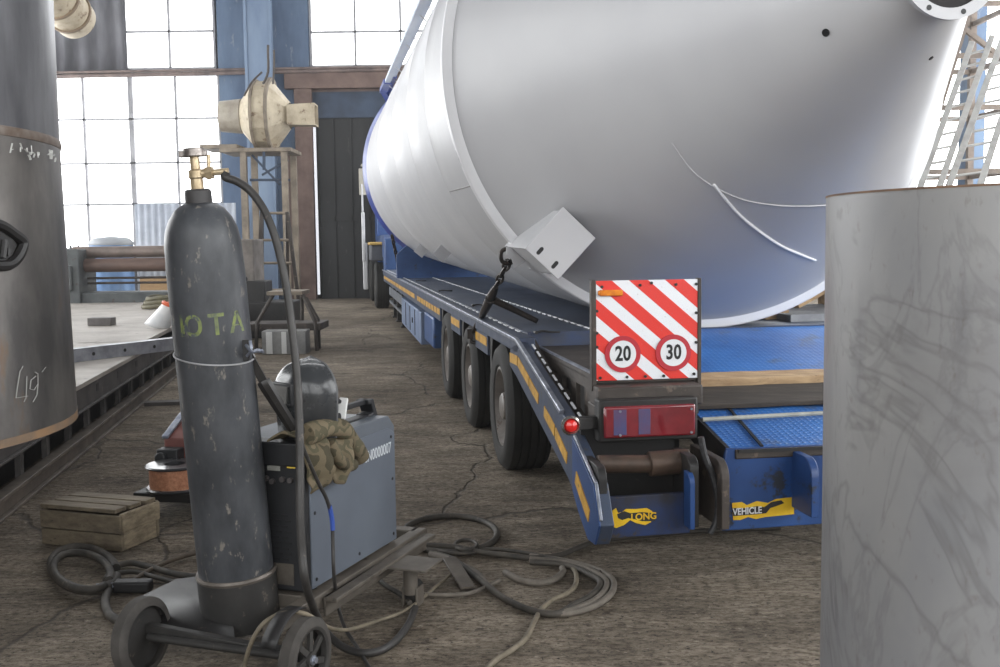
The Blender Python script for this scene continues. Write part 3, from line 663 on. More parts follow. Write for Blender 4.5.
# ------------------------------------------------------------------ silo
yaw, pitch = -0.1626, 0.018
axv = Vector((math.sin(yaw) * math.cos(pitch), math.cos(yaw) * math.cos(pitch), math.sin(pitch)))
SC = Vector((1.088, 5.717, 2.215))
xs_ = axv.cross(Vector((0, 0, 1))).normalized()
SM = Matrix((xs_, axv, xs_.cross(axv))).transposed().to_4x4(); SM.translation = SC
SI = SM.inverted()
RS, LS, LC = 1.385, 9.95, 2.20
silom = mat('white_silo_primer', (194, 194, 196), (186, 186, 189), 1.3, .36, spec=.35, rvar=.05, c3=None)
silog = mat('grey_primer_band', (188, 186, 186), (176, 175, 176), 1.3, .42, spec=.35, rvar=.04)
siloblue = mat('silo_blue_end', (30, 62, 150), (24, 52, 132), 2, .3)
sroot = thing('storage_silo', 'huge white steel silo with a conical hopper end lying along the trailer', 'silo', SM @ Vector((0, 1.2, -RS)), 0)
def S(): return MB(SM)
b = S(); prof = []
seams = [.95, 2.3, 4.0, 6.4]
y = 0.0; prof.append((RS, 0))
for k, s in enumerate(seams):
    prof += [(RS, s - .012), (RS + .004, s), (RS - .0, s + .012)]
prof.append((RS, LS)); prof.append((RS * .9, LS + .35)); prof.append((.5, LS + 1.1)); prof.append((0, LS + 1.15))
b.lathe(prof, (0, 0, 0), (0, 1, 0), 160); build(b, 'cylinder_shell', silom, sroot, smooth=30)
b = S(); b.lathe([(RS - .06, -.046), (RS - .048, -.046), (RS - .003, -.036), (RS + .003, -.030), (RS + .003, .03), (RS - .002, .035)], (0, 0, 0), (0, 1, 0), 160); build(b, 'rim_band', mat('lightened_silo_white', (226, 226, 228), (220, 220, 223), 2, .3), sroot, smooth=30, label='rim band around the hopper joint, painted brighter for the light it catches')  # window light on the rim put into a paler white and flat face
def rc(t): # hopper radius at distance t in front of the joint
    pts = [(0, RS - .02), (.04, RS - .044), (.62, 1.035), (LC, .150)]
    for (a, ra), (c_, rb) in zip(pts, pts[1:]):
        if t <= c_: return ra + (rb - ra) * (t - a) / (c_ - a)
    return .15
b = S(); b.lathe([(rc(.04), -.04), (rc(.62), -.62), (rc(LC), -LC), (.142, -LC - .06)], (0, 0, 0), (0, 1, 0), 160); build(b, 'hopper_cone', silom, sroot, smooth=8)
b = S(); b.lathe([(.140, -LC + .3), (.140, -LC - .075), (.177, -LC - .075), (.177, -LC - .06), (.150, -LC - .055)], (0, 0, 0), (0, 1, 0), 64); fo = build(b, 'outlet_flange', silom, sroot, smooth=30)
b = S(); b.lathe([(0, -LC - .066), (.141, -LC - .066)], (0, 0, 0), (0, 1, 0), 48); build(b, 'outlet_mouth', mat('bore_shade', (30, 28, 30), (44, 40, 40), 4, .8), sroot, label='dark disc painted as the shaded inside of the outlet')  # dark disc closes the bore, its inner shade put into the colour
for i in range(8):
    a = 2 * PI * (i + .4) / 8; p = Vector((math.cos(a) * .158, -LC - .0755, math.sin(a) * .158)); b = S(); b.cyl(p + Vector((0, .003, 0)), p - Vector((0, .0008, 0)), .009, n=12); build(b, 'bolt_hole', blackp, fo)
# weld beads of the hopper plates, found where the sight lines meet the cone
def cone_hit(px, py):
    o = SI @ CAM; d = (SI.to_3x3() @ ray(px, py)).normalized(); t = 1.5
    f = lambda t: (lambda q: math.hypot(q.x, q.z) - rc(max(0, min(LC, -q.y))))(o + d * t)
    prev = f(t)
    while t < 9:
        t2 = t + .01; c_ = f(t2)
        if (o + d * t2).y > -LC and prev > 0 >= c_: 
            return o + d * (t + .01 * prev / (prev - c_))
        prev = c_; t = t2
    return None
def lift(q, h=.003): r_ = math.hypot(q.x, q.z); return Vector((q.x * (r_ + h) / r_, q.y - h * .6, q.z * (r_ + h) / r_))
def bead(pts, r_, mt, name='weld_bead', lab=None):
    H_ = [cone_hit(*p) for p in pts]; H_ = [lift(q, r_ * .3) for q in H_ if q is not None]
    b = S(); b.tube(H_, r_, 8, step=5); build(b, name, mt, sroot, smooth=60, label=lab)
bead([(714, 184), (725, 198), (740, 215), (758, 230), (780, 245), (800, 254), (815, 260), (850, 268), (880, 270)], .007, mat('lightened_silo_white', (0, 0, 0)), lab='raised bright weld bead on the hopper')
bead([(672, 143), (690, 168), (705, 181), (720, 190), (745, 200), (775, 205), (800, 206), (826, 205), (860, 200)], .0035, silom)
b = S()
q = cone_hit(826, 32.5)
if q: n = Vector((q.x, .0, q.z)).normalized() * .88 + Vector((0, -.47, 0)); b.cyl(q - n * .004, q + n * .004, .014, n=20)
q = cone_hit(931, 58)
if q: n = Vector((q.x, .0, q.z)).normalized() * .88 + Vector((0, -.47, 0)); b.cyl(q - n * .004, q + n * .003, .009, n=12)
build(b, 'drain_hole', blackp, sroot)
# blue end ring and its saddle
b = S(); b.lathe([(RS - .01, LS - .25), (1.43, LS - .06), (1.43, LS + .06), (1.36, LS + .2)], (0, 0, 0), (0, 1, 0), 160); build(b, 'end_ring', siloblue, sroot, smooth=30, label='dark blue painted ring at the far end')
b = S(); b.box((-.9, LS - .1, -1.62), (.9, LS + .1, -1.33)); 
# longitudinal joint on the shell
def shell_hit(px, py):
    o = SI @ CAM; d = (SI.to_3x3() @ ray(px, py)).normalized(); A_ = d.x ** 2 + d.z ** 2; B_ = 2 * (o.x * d.x + o.z * d.z); C_ = o.x ** 2 + o.z ** 2 - RS ** 2
    D_ = B_ * B_ - 4 * A_ * C_
    return o + d * ((-B_ - math.sqrt(max(D_, 0))) / (2 * A_))
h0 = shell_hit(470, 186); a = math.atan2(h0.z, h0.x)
b = S(); b.tube([(math.cos(a) * (RS + .001), .04, math.sin(a) * (RS + .001)), (math.cos(a) * (RS + .001), .95, math.sin(a) * (RS + .001))], .0035, 6, smooth=False); build(b, 'weld_bead', mat('dark_seam_primer', (120, 118, 116), rough=.6), sroot)  # thin bead in the joint's own darker grey
# leg bracket: diamond-set foot plate with slots on a boxed stub, near the joint
def bracket(ang, y0, rl_, tw, rin, depth, name, slots=True, lab=None, MM=None):
    M = MM
    b = MB(M); x, y_, t_ = rl_ / 2, tw / 2, .006
    b.box((-x, -y_, -t_), (x, y_, t_)); p = build(b, name, silom, sroot, bevel=.002, label=lab)
    zs_ = 1 if (M.to_3x3() @ Vector((0, 0, 1))).dot(axv) > 0 else -1
    b = MB(M)
    for yy in (-y_ * .82, y_ * .82):
        b.box((-x * .95, yy - .005, 0), (x * .92, yy + .005, zs_ * depth))
    b.box((x * .86, -y_ * .82, 0), (x * .92, y_ * .82, zs_ * depth * .9))
    build(b, 'bracket_web', silom, p, bevel=.001)
    if slots:
        b = MB(M)
        for yy in (-.45, .45):
            for dx in (-.012, .012): b.cyl((x * .70 + dx, y_ * yy, t_ * -zs_ * 1.1), (x * .70 + dx, y_ * yy, 0), .0095, n=16)
            b.box((x * .70 - .012, y_ * yy - .0095, min(0, -zs_ * t_ * 1.1)), (x * .70 + .012, y_ * yy + .0095, max(0, -zs_ * t_ * 1.1)))
        build(b, 'bolt_slot', blackp, p, smooth=0)
    return p
PLN = [SI @ pl(x, y, SM @ Vector((0, -.60, 0)), axv) for x, y in ((563, 206), (595, 239), (558, 279), (525, 249))]
ctr = sum(PLN, Vector()) / 4; ex = ((PLN[3] - PLN[0]) + (PLN[2] - PLN[1])) / 2; ey = ((PLN[1] - PLN[0]) + (PLN[2] - PLN[3])) / 2
bracket(None, None, ex.length, ey.length, None, .68, 'leg_bracket', lab='white diamond-set leg bracket with two slots', MM=SM @ basis(ctr, ex, ey))
for px_, py_ in ((446, 249), (424, 247)):
    h0 = shell_hit(px_, py_); a = math.atan2(h0.z, h0.x); yy = h0.y; rad = Vector((math.cos(a), 0, math.sin(a))); tan = Vector((-math.sin(a), 0, math.cos(a)))
    M = SM @ basis(rad * RS + Vector((0, yy, 0)), rad, Vector((0, 1, 0)))
    b = MB(M); b.box((-.02, -.006, -.06), (.11, .006, .06)); b.prism([(-.02, 0), (.10, 0), (-.02, .22)], 2, -.006, .006)
    build(b, 'shell_bracket', silom, sroot, bevel=.001, label='small white gusset bracket')
PLh = [SI @ pl(x, y, SM @ Vector((0, -.10, 0)), axv) for x, y in ((506, 247), (526, 249), (524, 262), (514, 268), (511, 258), (506, 256))]
b = S(); b.prism([(p.x, p.z) for p in PLh], 1, -.11, -.10); build(b, 'lashing_tab', silom, sroot, bevel=.001, label='small white tab the chain hooks into')
# ladder with safety rail on the silo's left shoulder
M_ = {}
b = S()
def sp_(ang, r_, y_): a = R(ang); return Vector((math.cos(a) * r_, y_, math.sin(a) * r_))
AL = 136
for da in (-2, 2):
    b.bar(sp_(AL + da, RS + .15, .5), sp_(AL + da, RS + .15, LS - .5), .07, .04)
build(b, 'ladder_rail', mat('ladder_pale_paint', (206, 214, 228), (190, 200, 218), 3, .4), sroot, label='pale ladder stringers')
for i in range(26):
    y_ = .7 + i * .33; b = S(); b.cyl(sp_(AL - 2, RS + .15, y_), sp_(AL + 2, RS + .15, y_), .010, n=8); build(b, 'ladder_rung', silom, sroot)
b = S()
for i in range(12):
    y_ = .9 + (i // 2) * 1.55; b = S()
    for da in ((-2,), (2,))[i % 2]: b.bar(sp_(AL + da, RS - .01, y_), sp_(AL + da, RS + .15, y_), .03, .008)
    build(b, 'ladder_bracket', silom, sroot)
b = S()
for da in (-2, 2):
    b.bar(sp_(AL + da, RS + .15, LS - 1.5), sp_(AL + da, RS + .15, LS - .5), .10, .06); b.bar(sp_(AL + da, RS + .15, LS - .5), sp_(AL + da, RS + .0, LS - .1), .08, .05)
build(b, 'ladder_foot', siloblue, sroot, label='blue painted end of the ladder')
# saddle under the far end (stands on the deck)
b = T(); c = TRI @ (SM @ Vector((0, LS - .4, 0)))
zl = c.z
poly = [(c.x - 1.0, .83), (c.x + 1.0, .83), (c.x + 1.0, 1.16)] + [(c.x + (RS + .01) * math.sin(t), c.z - (RS + .01) * math.cos(t)) for t in [R(38 - i * 76 / 14) for i in range(15)]] + [(c.x - 1.0, 1.16)]
b.prism(poly, 1, c.y - .1, c.y + .1); single(b, 'silo_saddle', tblue, 'dark blue cradle on the deck under the far end of the silo', 'cradle')
# wooden wedge by the silo rim
wood = mat('weathered_pine', (186, 158, 122), (150, 122, 92), 6, .75, stretch=(1, 6, 6), bump=.15, c3=(92, 76, 60), s3=20, t3=.62)
q = TRI @ on(777, 319, .83)
b = T(); b.prism([(q.x - .09, .832), (q.x + .06, .832), (q.x + .05, .885), (q.x - .11, .862)], 1, q.y - .05, q.y + .08); single(b, 'wooden_chock', wood, 'small wooden wedge on the deck under the silo rim', 'wedge')
q = TRI @ on(812, 316, .83)
b = T(); b.bar((q.x - .02, q.y + .2, .90), (q.x + .5, q.y + .35, 1.12), .05, .07); b.box((q.x + .3, q.y + .1, .83), (q.x + .75, q.y + .55, 1.10)); single(b, 'timber_prop', wood, 'brown timber prop on the deck beside the silo, right of the wedge', 'timber')
# grating panel lying on deck
b = T(); g0 = TRI @ on(800, 322, .83)
for i in range(40): b.box((g0.x - .05 + i * .035, g0.y, .834), (g0.x - .035 + i * .035, g0.y + .9, .87))
b.box((g0.x - .06, g0.y - .01, .832), (g0.x + 1.4, g0.y + .01, .872)); b.box((g0.x - .06, g0.y + .9, .832), (g0.x + 1.4, g0.y + .92, .872)); single(b, 'steel_grating', mat('galvanised_grating', (150, 152, 156), (120, 122, 128), 5, .5), 'grey steel grating panel lying on the deck right of the wooden wedge', 'grating')
# plank and dark strip across the ramp
rot = Matrix.Rotation(R(-.6), 4, 'Y')
def zr(v): return ZE + (v - 3.73) * (.83 - ZE) / (5.45 - 3.73)
q = tv(760, 386, 4.55)
b = T(); sl = math.atan2(.83 - ZE, 1.72)
M = Matrix.Translation((1.46, 4.50, zr(4.50) + .003)) @ Matrix.Rotation(sl, 4, 'X')
n_ = 26; 
def plank(y0, y1, th, x0, x1, wob, seed):
    b = MB(TR @ M); random.seed(seed)
    lo = [random.uniform(-wob, wob) for _ in range(n_)]; hi = [random.uniform(-wob, wob) for _ in range(n_)]
    P = []
    for i in range(n_):
        x = x0 + (x1 - x0) * i / (n_ - 1); P.append([b.v((x, y0 + lo[i], 0)), b.v((x, y1 + hi[i], 0)), b.v((x, y1 + hi[i], th)), b.v((x, y0 + lo[i], th))])
    for a_, c_ in zip(P, P[1:]):
        for k in range(4): b.face([a_[k], a_[(k + 1) % 4], c_[(k + 1) % 4], c_[k]])
    b.face(P[0]); b.face(P[-1][::-1]); return b
single(plank(-.06, .04, .045, .0, 1.7, .006, 3), 'wooden_plank', wood, 'raw pale plank lying across the blue ramp', 'plank', bevel=.003)
M = Matrix.Translation((1.46, 4.36, zr(4.36) + .003)) @ Matrix.Rotation(sl, 4, 'X')
single(plank(-.18, .06, .02, .0, 1.7, .004, 4), 'dark_strip', mat('dark_brown_strip', (66, 58, 50), (48, 42, 37), 5, .8, stretch=(1, 6, 6), bump=.2), 'thin dark brown strip on the ramp in front of the pale plank', 'board', bevel=.003)  # thin dark brown strip next to the pale plank
M = Matrix.Translation((0, 0, 0))
b = T(); zc_ = zr(4.05) + .012
b.tube([(1.44, 4.03, zc_), (1.9, 4.045, zc_ + .004), (2.4, 4.06, zc_ + .006), (3.2, 4.09, zc_ + .01)], .009, 8); single(b, 'pale_cable', mat('pale_dirty_cable', (176, 176, 166), (140, 140, 132), 12, .6), 'thin pale cable stretched across the blue ramp', 'cable')

# ------------------------------------------------------------------ chain binder
blk = mat('black_chain_steel', (38, 34, 33), (58, 50, 46), 20, .45, metal=.4)
P0 = pl(508, 252, SM @ Vector((0, -.05, 0)), axv); P1 = TR @ tu(479, 322, .93)
P1b = TR @ tu(472, 334, .895)
root = thing('chain_binder', 'black lever chain binder tying the silo bracket down to the trailer edge', 'chain binder', P1b)
b = MB(); q = P0; b.tube([q + Vector((0, 0, .02)), q + Vector((-.035, 0, .0)), q + Vector((-.03, 0, -.05)), q + Vector((.01, 0, -.06)), q + Vector((.02, 0, -.035))], .011, 8); build(b, 'hook', blk, root)
def links(a, c, n, root, r_=.008, ln=.05):
    a, c = Vector(a), Vector(c); d = (c - a).normalized(); t = d.orthogonal().normalized(); s_2 = d.cross(t)
    for i in range(n):
        ctr = a.lerp(c, (i + .5) / n); w_ = t if i % 2 else s_2; L_ = (c - a).length / n * .68
        pts = [ctr + d * (L_ * math.cos(k * PI / 4)) + w_ * (.018 * math.sin(k * PI / 4)) for k in range(9)]
        b = MB(); b.tube(pts, r_, 6, step=2); build(b, 'chain_link', blk, root)
A1 = P0 + Vector((0, 0, -.05)); D = P1 - A1
links(A1, A1 + D * .38, 4, root)
b = MB(); b.tube([A1 + D * .36, A1 + D * .45, A1 + D * .6, A1 + D * .8, A1 + D * .96], lambda t: .014 + .014 * math.sin(t * PI), 12); build(b, 'tension_bar', blk, root)
Jn = A1 + D * .55
E1 = pl(537, 321, Jn + Vector((.05, -.12, 0)), Vector((0, 1, 0)))
b = MB(); b.tube([Jn, Jn.lerp(E1, .12), Jn.lerp(E1, .5), E1], lambda t: .026 - .010 * t, 10); b.cyl(Jn - Vector((.0, .03, 0)), Jn + Vector((0, .03, 0)), .03, n=14); build(b, 'lever', blk, root)
b = MB(); b.tube([P1 + Vector((0, 0, .02)), P1 + Vector((-.02, 0, -.02)), P1b + Vector((0, 0, .0)), P1b + Vector((-.005, 0, -.05)), P1b + Vector((.03, 0, -.06))], .013, 8); b.box((-.03, -.03, -.03), (.01, .03, .035), Matrix.Translation(P1b)); build(b, 'hook', blk, root)
Q0 = SM @ sp_(222, 1.43, LS - .5); Q1 = TR @ Vector((.93, 15.2, .84))
root = thing('tie_down_chain', 'thin tie-down chain from the blue silo ring to the trailer edge', 'chain', Q1)
links(Q0, Q1, 9, root, .012)
b = T(); b.lathe([(0, 0), (.035, .005), (.04, .04), (.02, .07), (0, .075)], (1.75, 13.5, .83), (0, 0, 1), 12)
# ------------------------------------------------------------------ rolled steel shell on the right
def rolled(name, cm, c1, c2, c3, sc_, stretch=(1, 1, .25)):
    return mat(name, c1, c2, sc_, .45, metal=.35, stretch=stretch, c3=c3, s3=4.5, t3=.56, bump=.04)
def stained_steel():
    M = bpy.data.materials.new('stained_rolled_steel'); M.use_nodes = True; nt = M.node_tree; b = nt.nodes['Principled BSDF']; L = nt.links.new
    tc = nd(nt, 'ShaderNodeTexCoord')
    def noi(scale, st, det=8, rough=.6, dist=0.0, off=(0, 0, 0)):
        mp = nd(nt, 'ShaderNodeMapping'); mp.inputs['Scale'].default_value = st; mp.inputs['Location'].default_value = off; L(tc.outputs['Object'], mp.inputs[0])
        n = nd(nt, 'ShaderNodeTexNoise'); n.inputs['Scale'].default_value = scale; n.inputs['Detail'].default_value = det; n.inputs['Roughness'].default_value = rough; n.inputs['Distortion'].default_value = dist; L(mp.outputs[0], n.inputs['Vector']); return n.outputs['Fac']
    def ramp(src, a, ca, b_, cb):
        r = nd(nt, 'ShaderNodeValToRGB'); r.color_ramp.elements[0].position = a; r.color_ramp.elements[1].position = b_
        r.color_ramp.elements[0].color = ca; r.color_ramp.elements[1].color = cb; L(src, r.inputs[0]); return r.outputs[0]
    def mix(f, a, c_):
        m_ = nd(nt, 'ShaderNodeMix', data_type='RGBA'); L(f, m_.inputs[0]); L(a, m_.inputs[6])
        if isinstance(c_, tuple): m_.inputs[7].default_value = c_
        else: L(c_, m_.inputs[7])
        return m_.outputs[2]
    c = ramp(noi(2.2, (1, 1, .6)), .35, lin((152, 153, 157)), .65, lin((174, 173, 172)))
    # vertical drip streaks in the upper part
    sp = nd(nt, 'ShaderNodeSeparateXYZ'); L(tc.outputs['Object'], sp.inputs[0])
    up = nd(nt, 'ShaderNodeMapRange'); up.inputs[1].default_value = .80; up.inputs[2].default_value = 1.15; L(sp.outputs[2], up.inputs[0])
    up2 = nd(nt, 'ShaderNodeMapRange'); up2.inputs[1].default_value = 1.24; up2.inputs[2].default_value = 1.20; L(sp.outputs[2], up2.inputs[0])
    st = ramp(noi(7, (1, 1, .12), 4, .5), .47, (0, 0, 0, 1), .62, (.75, .75, .75, 1))
    m1 = nd(nt, 'ShaderNodeMath', operation='MULTIPLY'); L(st, m1.inputs[0]); L(up.outputs[0], m1.inputs[1])
    m2 = nd(nt, 'ShaderNodeMath', operation='MULTIPLY'); L(m1.outputs[0], m2.inputs[0]); L(up2.outputs[0], m2.inputs[1])
    c = mix(m2.outputs[0], c, lin((120, 120, 124)))
    # wandering dark tide marks
    n = noi(1.5, (1, 1, .8), 5, .55, 1.2, (3, 1, 2))
    a = nd(nt, 'ShaderNodeMath', operation='SUBTRACT'); L(n, a.inputs[0]); a.inputs[1].default_value = .5
    a2 = nd(nt, 'ShaderNodeMath', operation='ABSOLUTE'); L(a.outputs[0], a2.inputs[0])
    ln = ramp(a2.outputs[0], .0, (.34, .34, .34, 1), .014, (0, 0, 0, 1))
    c = mix(ln, c, lin((104, 102, 100)))
    n = noi(2.8, (1, 1, .5), 6, .6, 2.0, (7, 4, 5))
    a = nd(nt, 'ShaderNodeMath', operation='SUBTRACT'); L(n, a.inputs[0]); a.inputs[1].default_value = .54
    a2 = nd(nt, 'ShaderNodeMath', operation='ABSOLUTE'); L(a.outputs[0], a2.inputs[0])
    ln = ramp(a2.outputs[0], .0, (.24, .24, .24, 1), .025, (0, 0, 0, 1))
    c = mix(ln, c, lin((110, 108, 108)))
    bl = ramp(noi(1.1, (1, 1, 1), 6, .6, .5, (9, 2, 4)), .52, (0, 0, 0, 1), .66, (.55, .55, .55, 1)); c = mix(bl, c, lin((134, 132, 132)))
    sp2 = ramp(noi(45, (1, 1, .5), 4, .7), .60, (0, 0, 0, 1), .7, (.3, .3, .3, 1)); c = mix(sp2, c, lin((120, 106, 96)))
    L(c, b.inputs['Base Color']); b.inputs['Metallic'].default_value = .25; b.inputs['Roughness'].default_value = .5
    return M
Rs = .45; pt_ = Vector((.3092 * 2.25 / 1.007, 2.25)); dd = Vector((.3092, 1.007)).normalized()
cS = pt_ + Rs * Vector((dd.y, -dd.x)); HS = 1.383
b = MB(); b.lathe([(Rs - .008, 0.0), (Rs, 0.0), (Rs, HS), (Rs - .008, HS)], (cS.x, cS.y, 0.002), (0, 0, 1), 128, close=True)
root = thing('steel_shell', 'tall rolled steel shell with stains standing in front of the trailer ramp', 'steel drum', (cS.x, cS.y, 0))
build(b, 'shell_wall', stained_steel(), root, smooth=30, label='stained bare steel shell wall')
b = MB(); b.lathe([(Rs - .009, HS), (Rs + .001, HS), (Rs + .001, HS + .004), (Rs - .009, HS + .004)], (cS.x, cS.y, 0.002), (0, 0, 1), 128, close=True); build(b, 'cut_edge', mat('rusty_cut_edge', (150, 118, 92), (120, 98, 84), 14, .7), root, smooth=30, label='rust-tinged cut top edge')

# ------------------------------------------------------------------ big rusty tank section on the left
Rt = .78; cT = Vector((-2.014, 2.91)); ZB = .80
tk1 = mat('mill_scale_steel', (126, 126, 129), (78, 78, 82), 4.2, .34, metal=.75, stretch=(1, 1, .3), c3=(100, 86, 76), s3=5, t3=.62, bump=.04, rvar=.1)
tk2 = mat('blotched_tank_steel', (128, 124, 120), (80, 78, 77), 4.0, .38, metal=.7, stretch=(1, 1, .5), c3=(112, 96, 82), s3=3.5, t3=.6, bump=.04, rvar=.1)
zsm = 1.605
root = thing('tank_section', 'large dark rusty steel tank section on a trestle at the left edge', 'tank', (cT.x, cT.y, ZB))
b = MB(); b.lathe([(Rt - .034, zsm - ZB + .006), (Rt - .014, zsm - ZB + .006), (Rt - .010, 2.6), (Rt - .034, 2.6)], (cT.x, cT.y, ZB), (0, 0, 1), 128, close=True); build(b, 'upper_shell', tk1, root, smooth=30)
b = MB(); b.lathe([(Rt - .02, 0), (Rt, 0.0), (Rt - .014, zsm - ZB - .006), (Rt - .034, zsm - ZB - .006)], (cT.x, cT.y, ZB), (0, 0, 1), 128, close=True); build(b, 'lower_shell', tk2, root, smooth=30)
b = MB(); b.lathe([(Rt - .029, zsm - ZB - .02), (Rt - .012, zsm - ZB - .012), (Rt - .009, zsm - ZB), (Rt - .012, zsm - ZB + .012), (Rt - .029, zsm - ZB + .02)], (cT.x, cT.y, ZB), (0, 0, 1), 128, close=False); build(b, 'weld_seam', mat('weld_brown', (92, 76, 64), (122, 112, 104), 20, .5, metal=.4), root)
b = MB(); b.lathe([(Rt - .022, -.004), (Rt + .001, -.004), (Rt + .001, .018), (Rt - .022, .018)], (cT.x, cT.y, ZB), (0, 0, 1), 128, close=True); build(b, 'lower_rim', mat('orange_rust_rim', (128, 100, 72), (88, 80, 72), 6, .7), root, label='orange rusty lower rim')
def tank_hit(px, py, off=0.0):
    d = ray(px, py); a = d.x ** 2 + d.y ** 2; bb_ = -2 * (d.x * cT.x + d.y * cT.y); c_ = cT.x ** 2 + cT.y ** 2 - (Rt + off) ** 2
    D_ = bb_ * bb_ - 4 * a * c_
    t = (-bb_ - math.sqrt(max(0, D_))) / (2 * a); return CAM + d * t
whsc = mat('chalk_white', (196, 196, 192), rough=.8)
b = MB()
rnd = random.Random(3)
for (x, y) in ((21, 147), (26, 148), (31, 149), (34, 151), (38, 153), (29, 152), (49, 152), (52, 153), (55, 154), (12, 146)):
    b = MB()
    for k in range(2):
        q = tank_hit(x + rnd.uniform(-1, 1), y + rnd.uniform(-4, 4), .006); q2 = tank_hit(x + rnd.uniform(-2, 2), y + rnd.uniform(0, 8), .006); b.bar(q, q2, rnd.uniform(.003, .007), .001)
    build(b, 'paint_mark', whsc, root, smooth=0, label='white paint dabs on the weld seam')
b = MB()
def chalk(pts, w=.0028):
    Q = [tank_hit(x, y, .0015) for x, y in pts]
    for a, c_ in zip(Q, Q[1:]): b.bar(a, c_, w, .001)
chalk([(20, 371), (17, 390), (16, 398), (28, 396)]); chalk([(27, 376), (26, 398), (24, 402)])
chalk([(36, 376), (31, 380), (30, 389), (34, 390), (38, 384), (38, 374), (35, 372)]); chalk([(38, 384), (37, 395), (33, 402)]); chalk([(42, 372), (46, 367)], .0015); chalk([(20, 372), (23, 366)], .0015)
build(b, 'chalk_number', mat('chalk_pale', (158, 158, 154), rough=.9), root, smooth=0, label='chalked figures 49')
# lifting lug: rounded plate with an opening
P_ = [tank_hit(x, y, .004) for x, y in ((-8, 222), (3, 226), (13, 233), (22, 240), (23, 246), (18, 257), (9, 265), (-8, 266))]
b = MB(); b.tube(P_, .014, 8); 
b.tube([tank_hit(x, y, .006) for x, y in ((5, 240), (4, 250), (3, 258))], .008, 6); b.tube([tank_hit(x, y, .006) for x, y in ((8, 248), (8, 256))], .006, 6)
build(b, 'lifting_lug', dark, root, label='black lifting lug')
b = MB(); b.face([b.v(tank_hit(x, y, .002)) for x, y in ((-8, 228), (2, 230), (12, 238), (17, 245), (12, 255), (4, 261), (-8, 263))]); build(b, 'lug_plate', dark, root, smooth=0)
# trestle carrying it (outside the frame)
b = MB(); b.box((cT.x - .75, cT.y - .45, .70), (cT.x + .28, cT.y - .30, .797)); b.box((cT.x - .75, cT.y + .05, .70), (cT.x + .1, cT.y + .2, .797))
for dx in (-.7, .0):
    for dy in (-.38, .12): b.box((cT.x + dx - .04, cT.y + dy - .04, 0), (cT.x + dx + .04, cT.y + dy + .04, .70))
    b.box((cT.x + dx - .03, cT.y - .38, .2), (cT.x + dx + .03, cT.y + .12, .26))
single(b, 'steel_trestle', dirt, 'low steel trestle under the big rusty tank section', 'trestle', bevel=.005)

# ------------------------------------------------------------------ welding cart, gas cylinder, welding machine
# cart axis
cy = R(-20.1); CA = Vector((math.sin(R(20.1)), math.cos(R(20.1)), 0)); CX = Vector((CA.y, -CA.x, 0))
CO = Vector((-.625, 3.345, 0))      # near right corner of the machine on the floor plan
CF = Matrix((CX, CA, Vector((0, 0, 1)))).transposed().to_4x4(); CF.translation = CO
CFI = CF.inverted()
def K(): return MB(CF)
cartm = mat('grimy_cart_paint', (48, 46, 44), (32, 31, 30), 6, .6, c3=(96, 88, 78), s3=18, t3=.6, bump=.1)
cartbeam = mat('dusty_cart_channel', (104, 97, 88), (76, 70, 63), 5, .6, c3=(58, 52, 46), s3=16, t3=.6)
root = thing('welding_cart', 'grimy wheeled cart carrying the gas cylinder and the grey welding machine', 'cart', CO, -R(20.1))
cart = root
wR = CFI @ on(313, 660, .12)
MW = .34   # machine width
b = K()
b.box((-.02, wR.y + .10, .13), (.03, .86, .175)); b.box((-MW - .03, .02, .13), (-MW + .02, .86, .175)); b.box((-MW, .80, .13), (0, .86, .175)); b.box((-MW, -.02, .13), (0, .03, .175))
build(b, 'frame', cartbeam, root, bevel=.004, label='dusty channel frame')
b = K(); b.box((.045, .02, .150), (.085, .82, .165)) ; b.box((.035, .02, .10), (.045, .82, .165)); build(b, 'side_channel', cartbeam, root, bevel=.003)
# bottle tray: base plate, mudguard plate, front bar
B0 = Vector((-.852, 3.35, .10)); T0 = at(197.5, 189, 3.27); BA = (T0 - B0).normalized(); BL = (T0 - B0).length
bl = CFI @ B0
e0, e1 = on(127, 624, .14), on(250, 648, .12)
b = MB(); b.bar(e0, e1, .03, .035); b.bar(e1, CF @ Vector((wR.x - .03, wR.y + .02, .12)), .03, .035); build(b, 'tray_bar', cartm, root, bevel=.004)
b = MB(); q = [on(128, 621, .15), on(141, 597, .17), on(176, 580, .17), on(225, 573, .15)]
q2 = [on(132, 625, .125), on(165, 631, .12), on(205, 638, .115), on(235, 640, .11)]
for i in range(3): b.face([b.v(q[i]), b.v(q[i + 1]), b.v(q2[i + 1]), b.v(q2[i])])
build(b, 'tray_plate', dark, root, solid=.006, label='dark tray plate under the cylinder')
b = MB(); b.lathe([(.125, -.012), (.125, .155), (.121, .155), (.121, -.002), (0, -.002), (0, -.012)], B0, BA, 40); build(b, 'cylinder_socket', cartm, root, label='dark steel socket holding the cylinder foot')
b = MB(); b.lathe([(.125, .150), (.128, .158), (.125, .166), (.119, .166)], B0, BA, 40); build(b, 'socket_rim', mat('rubbed_rim', (120, 112, 104), (86, 80, 74), 12, .5, metal=.3), root)
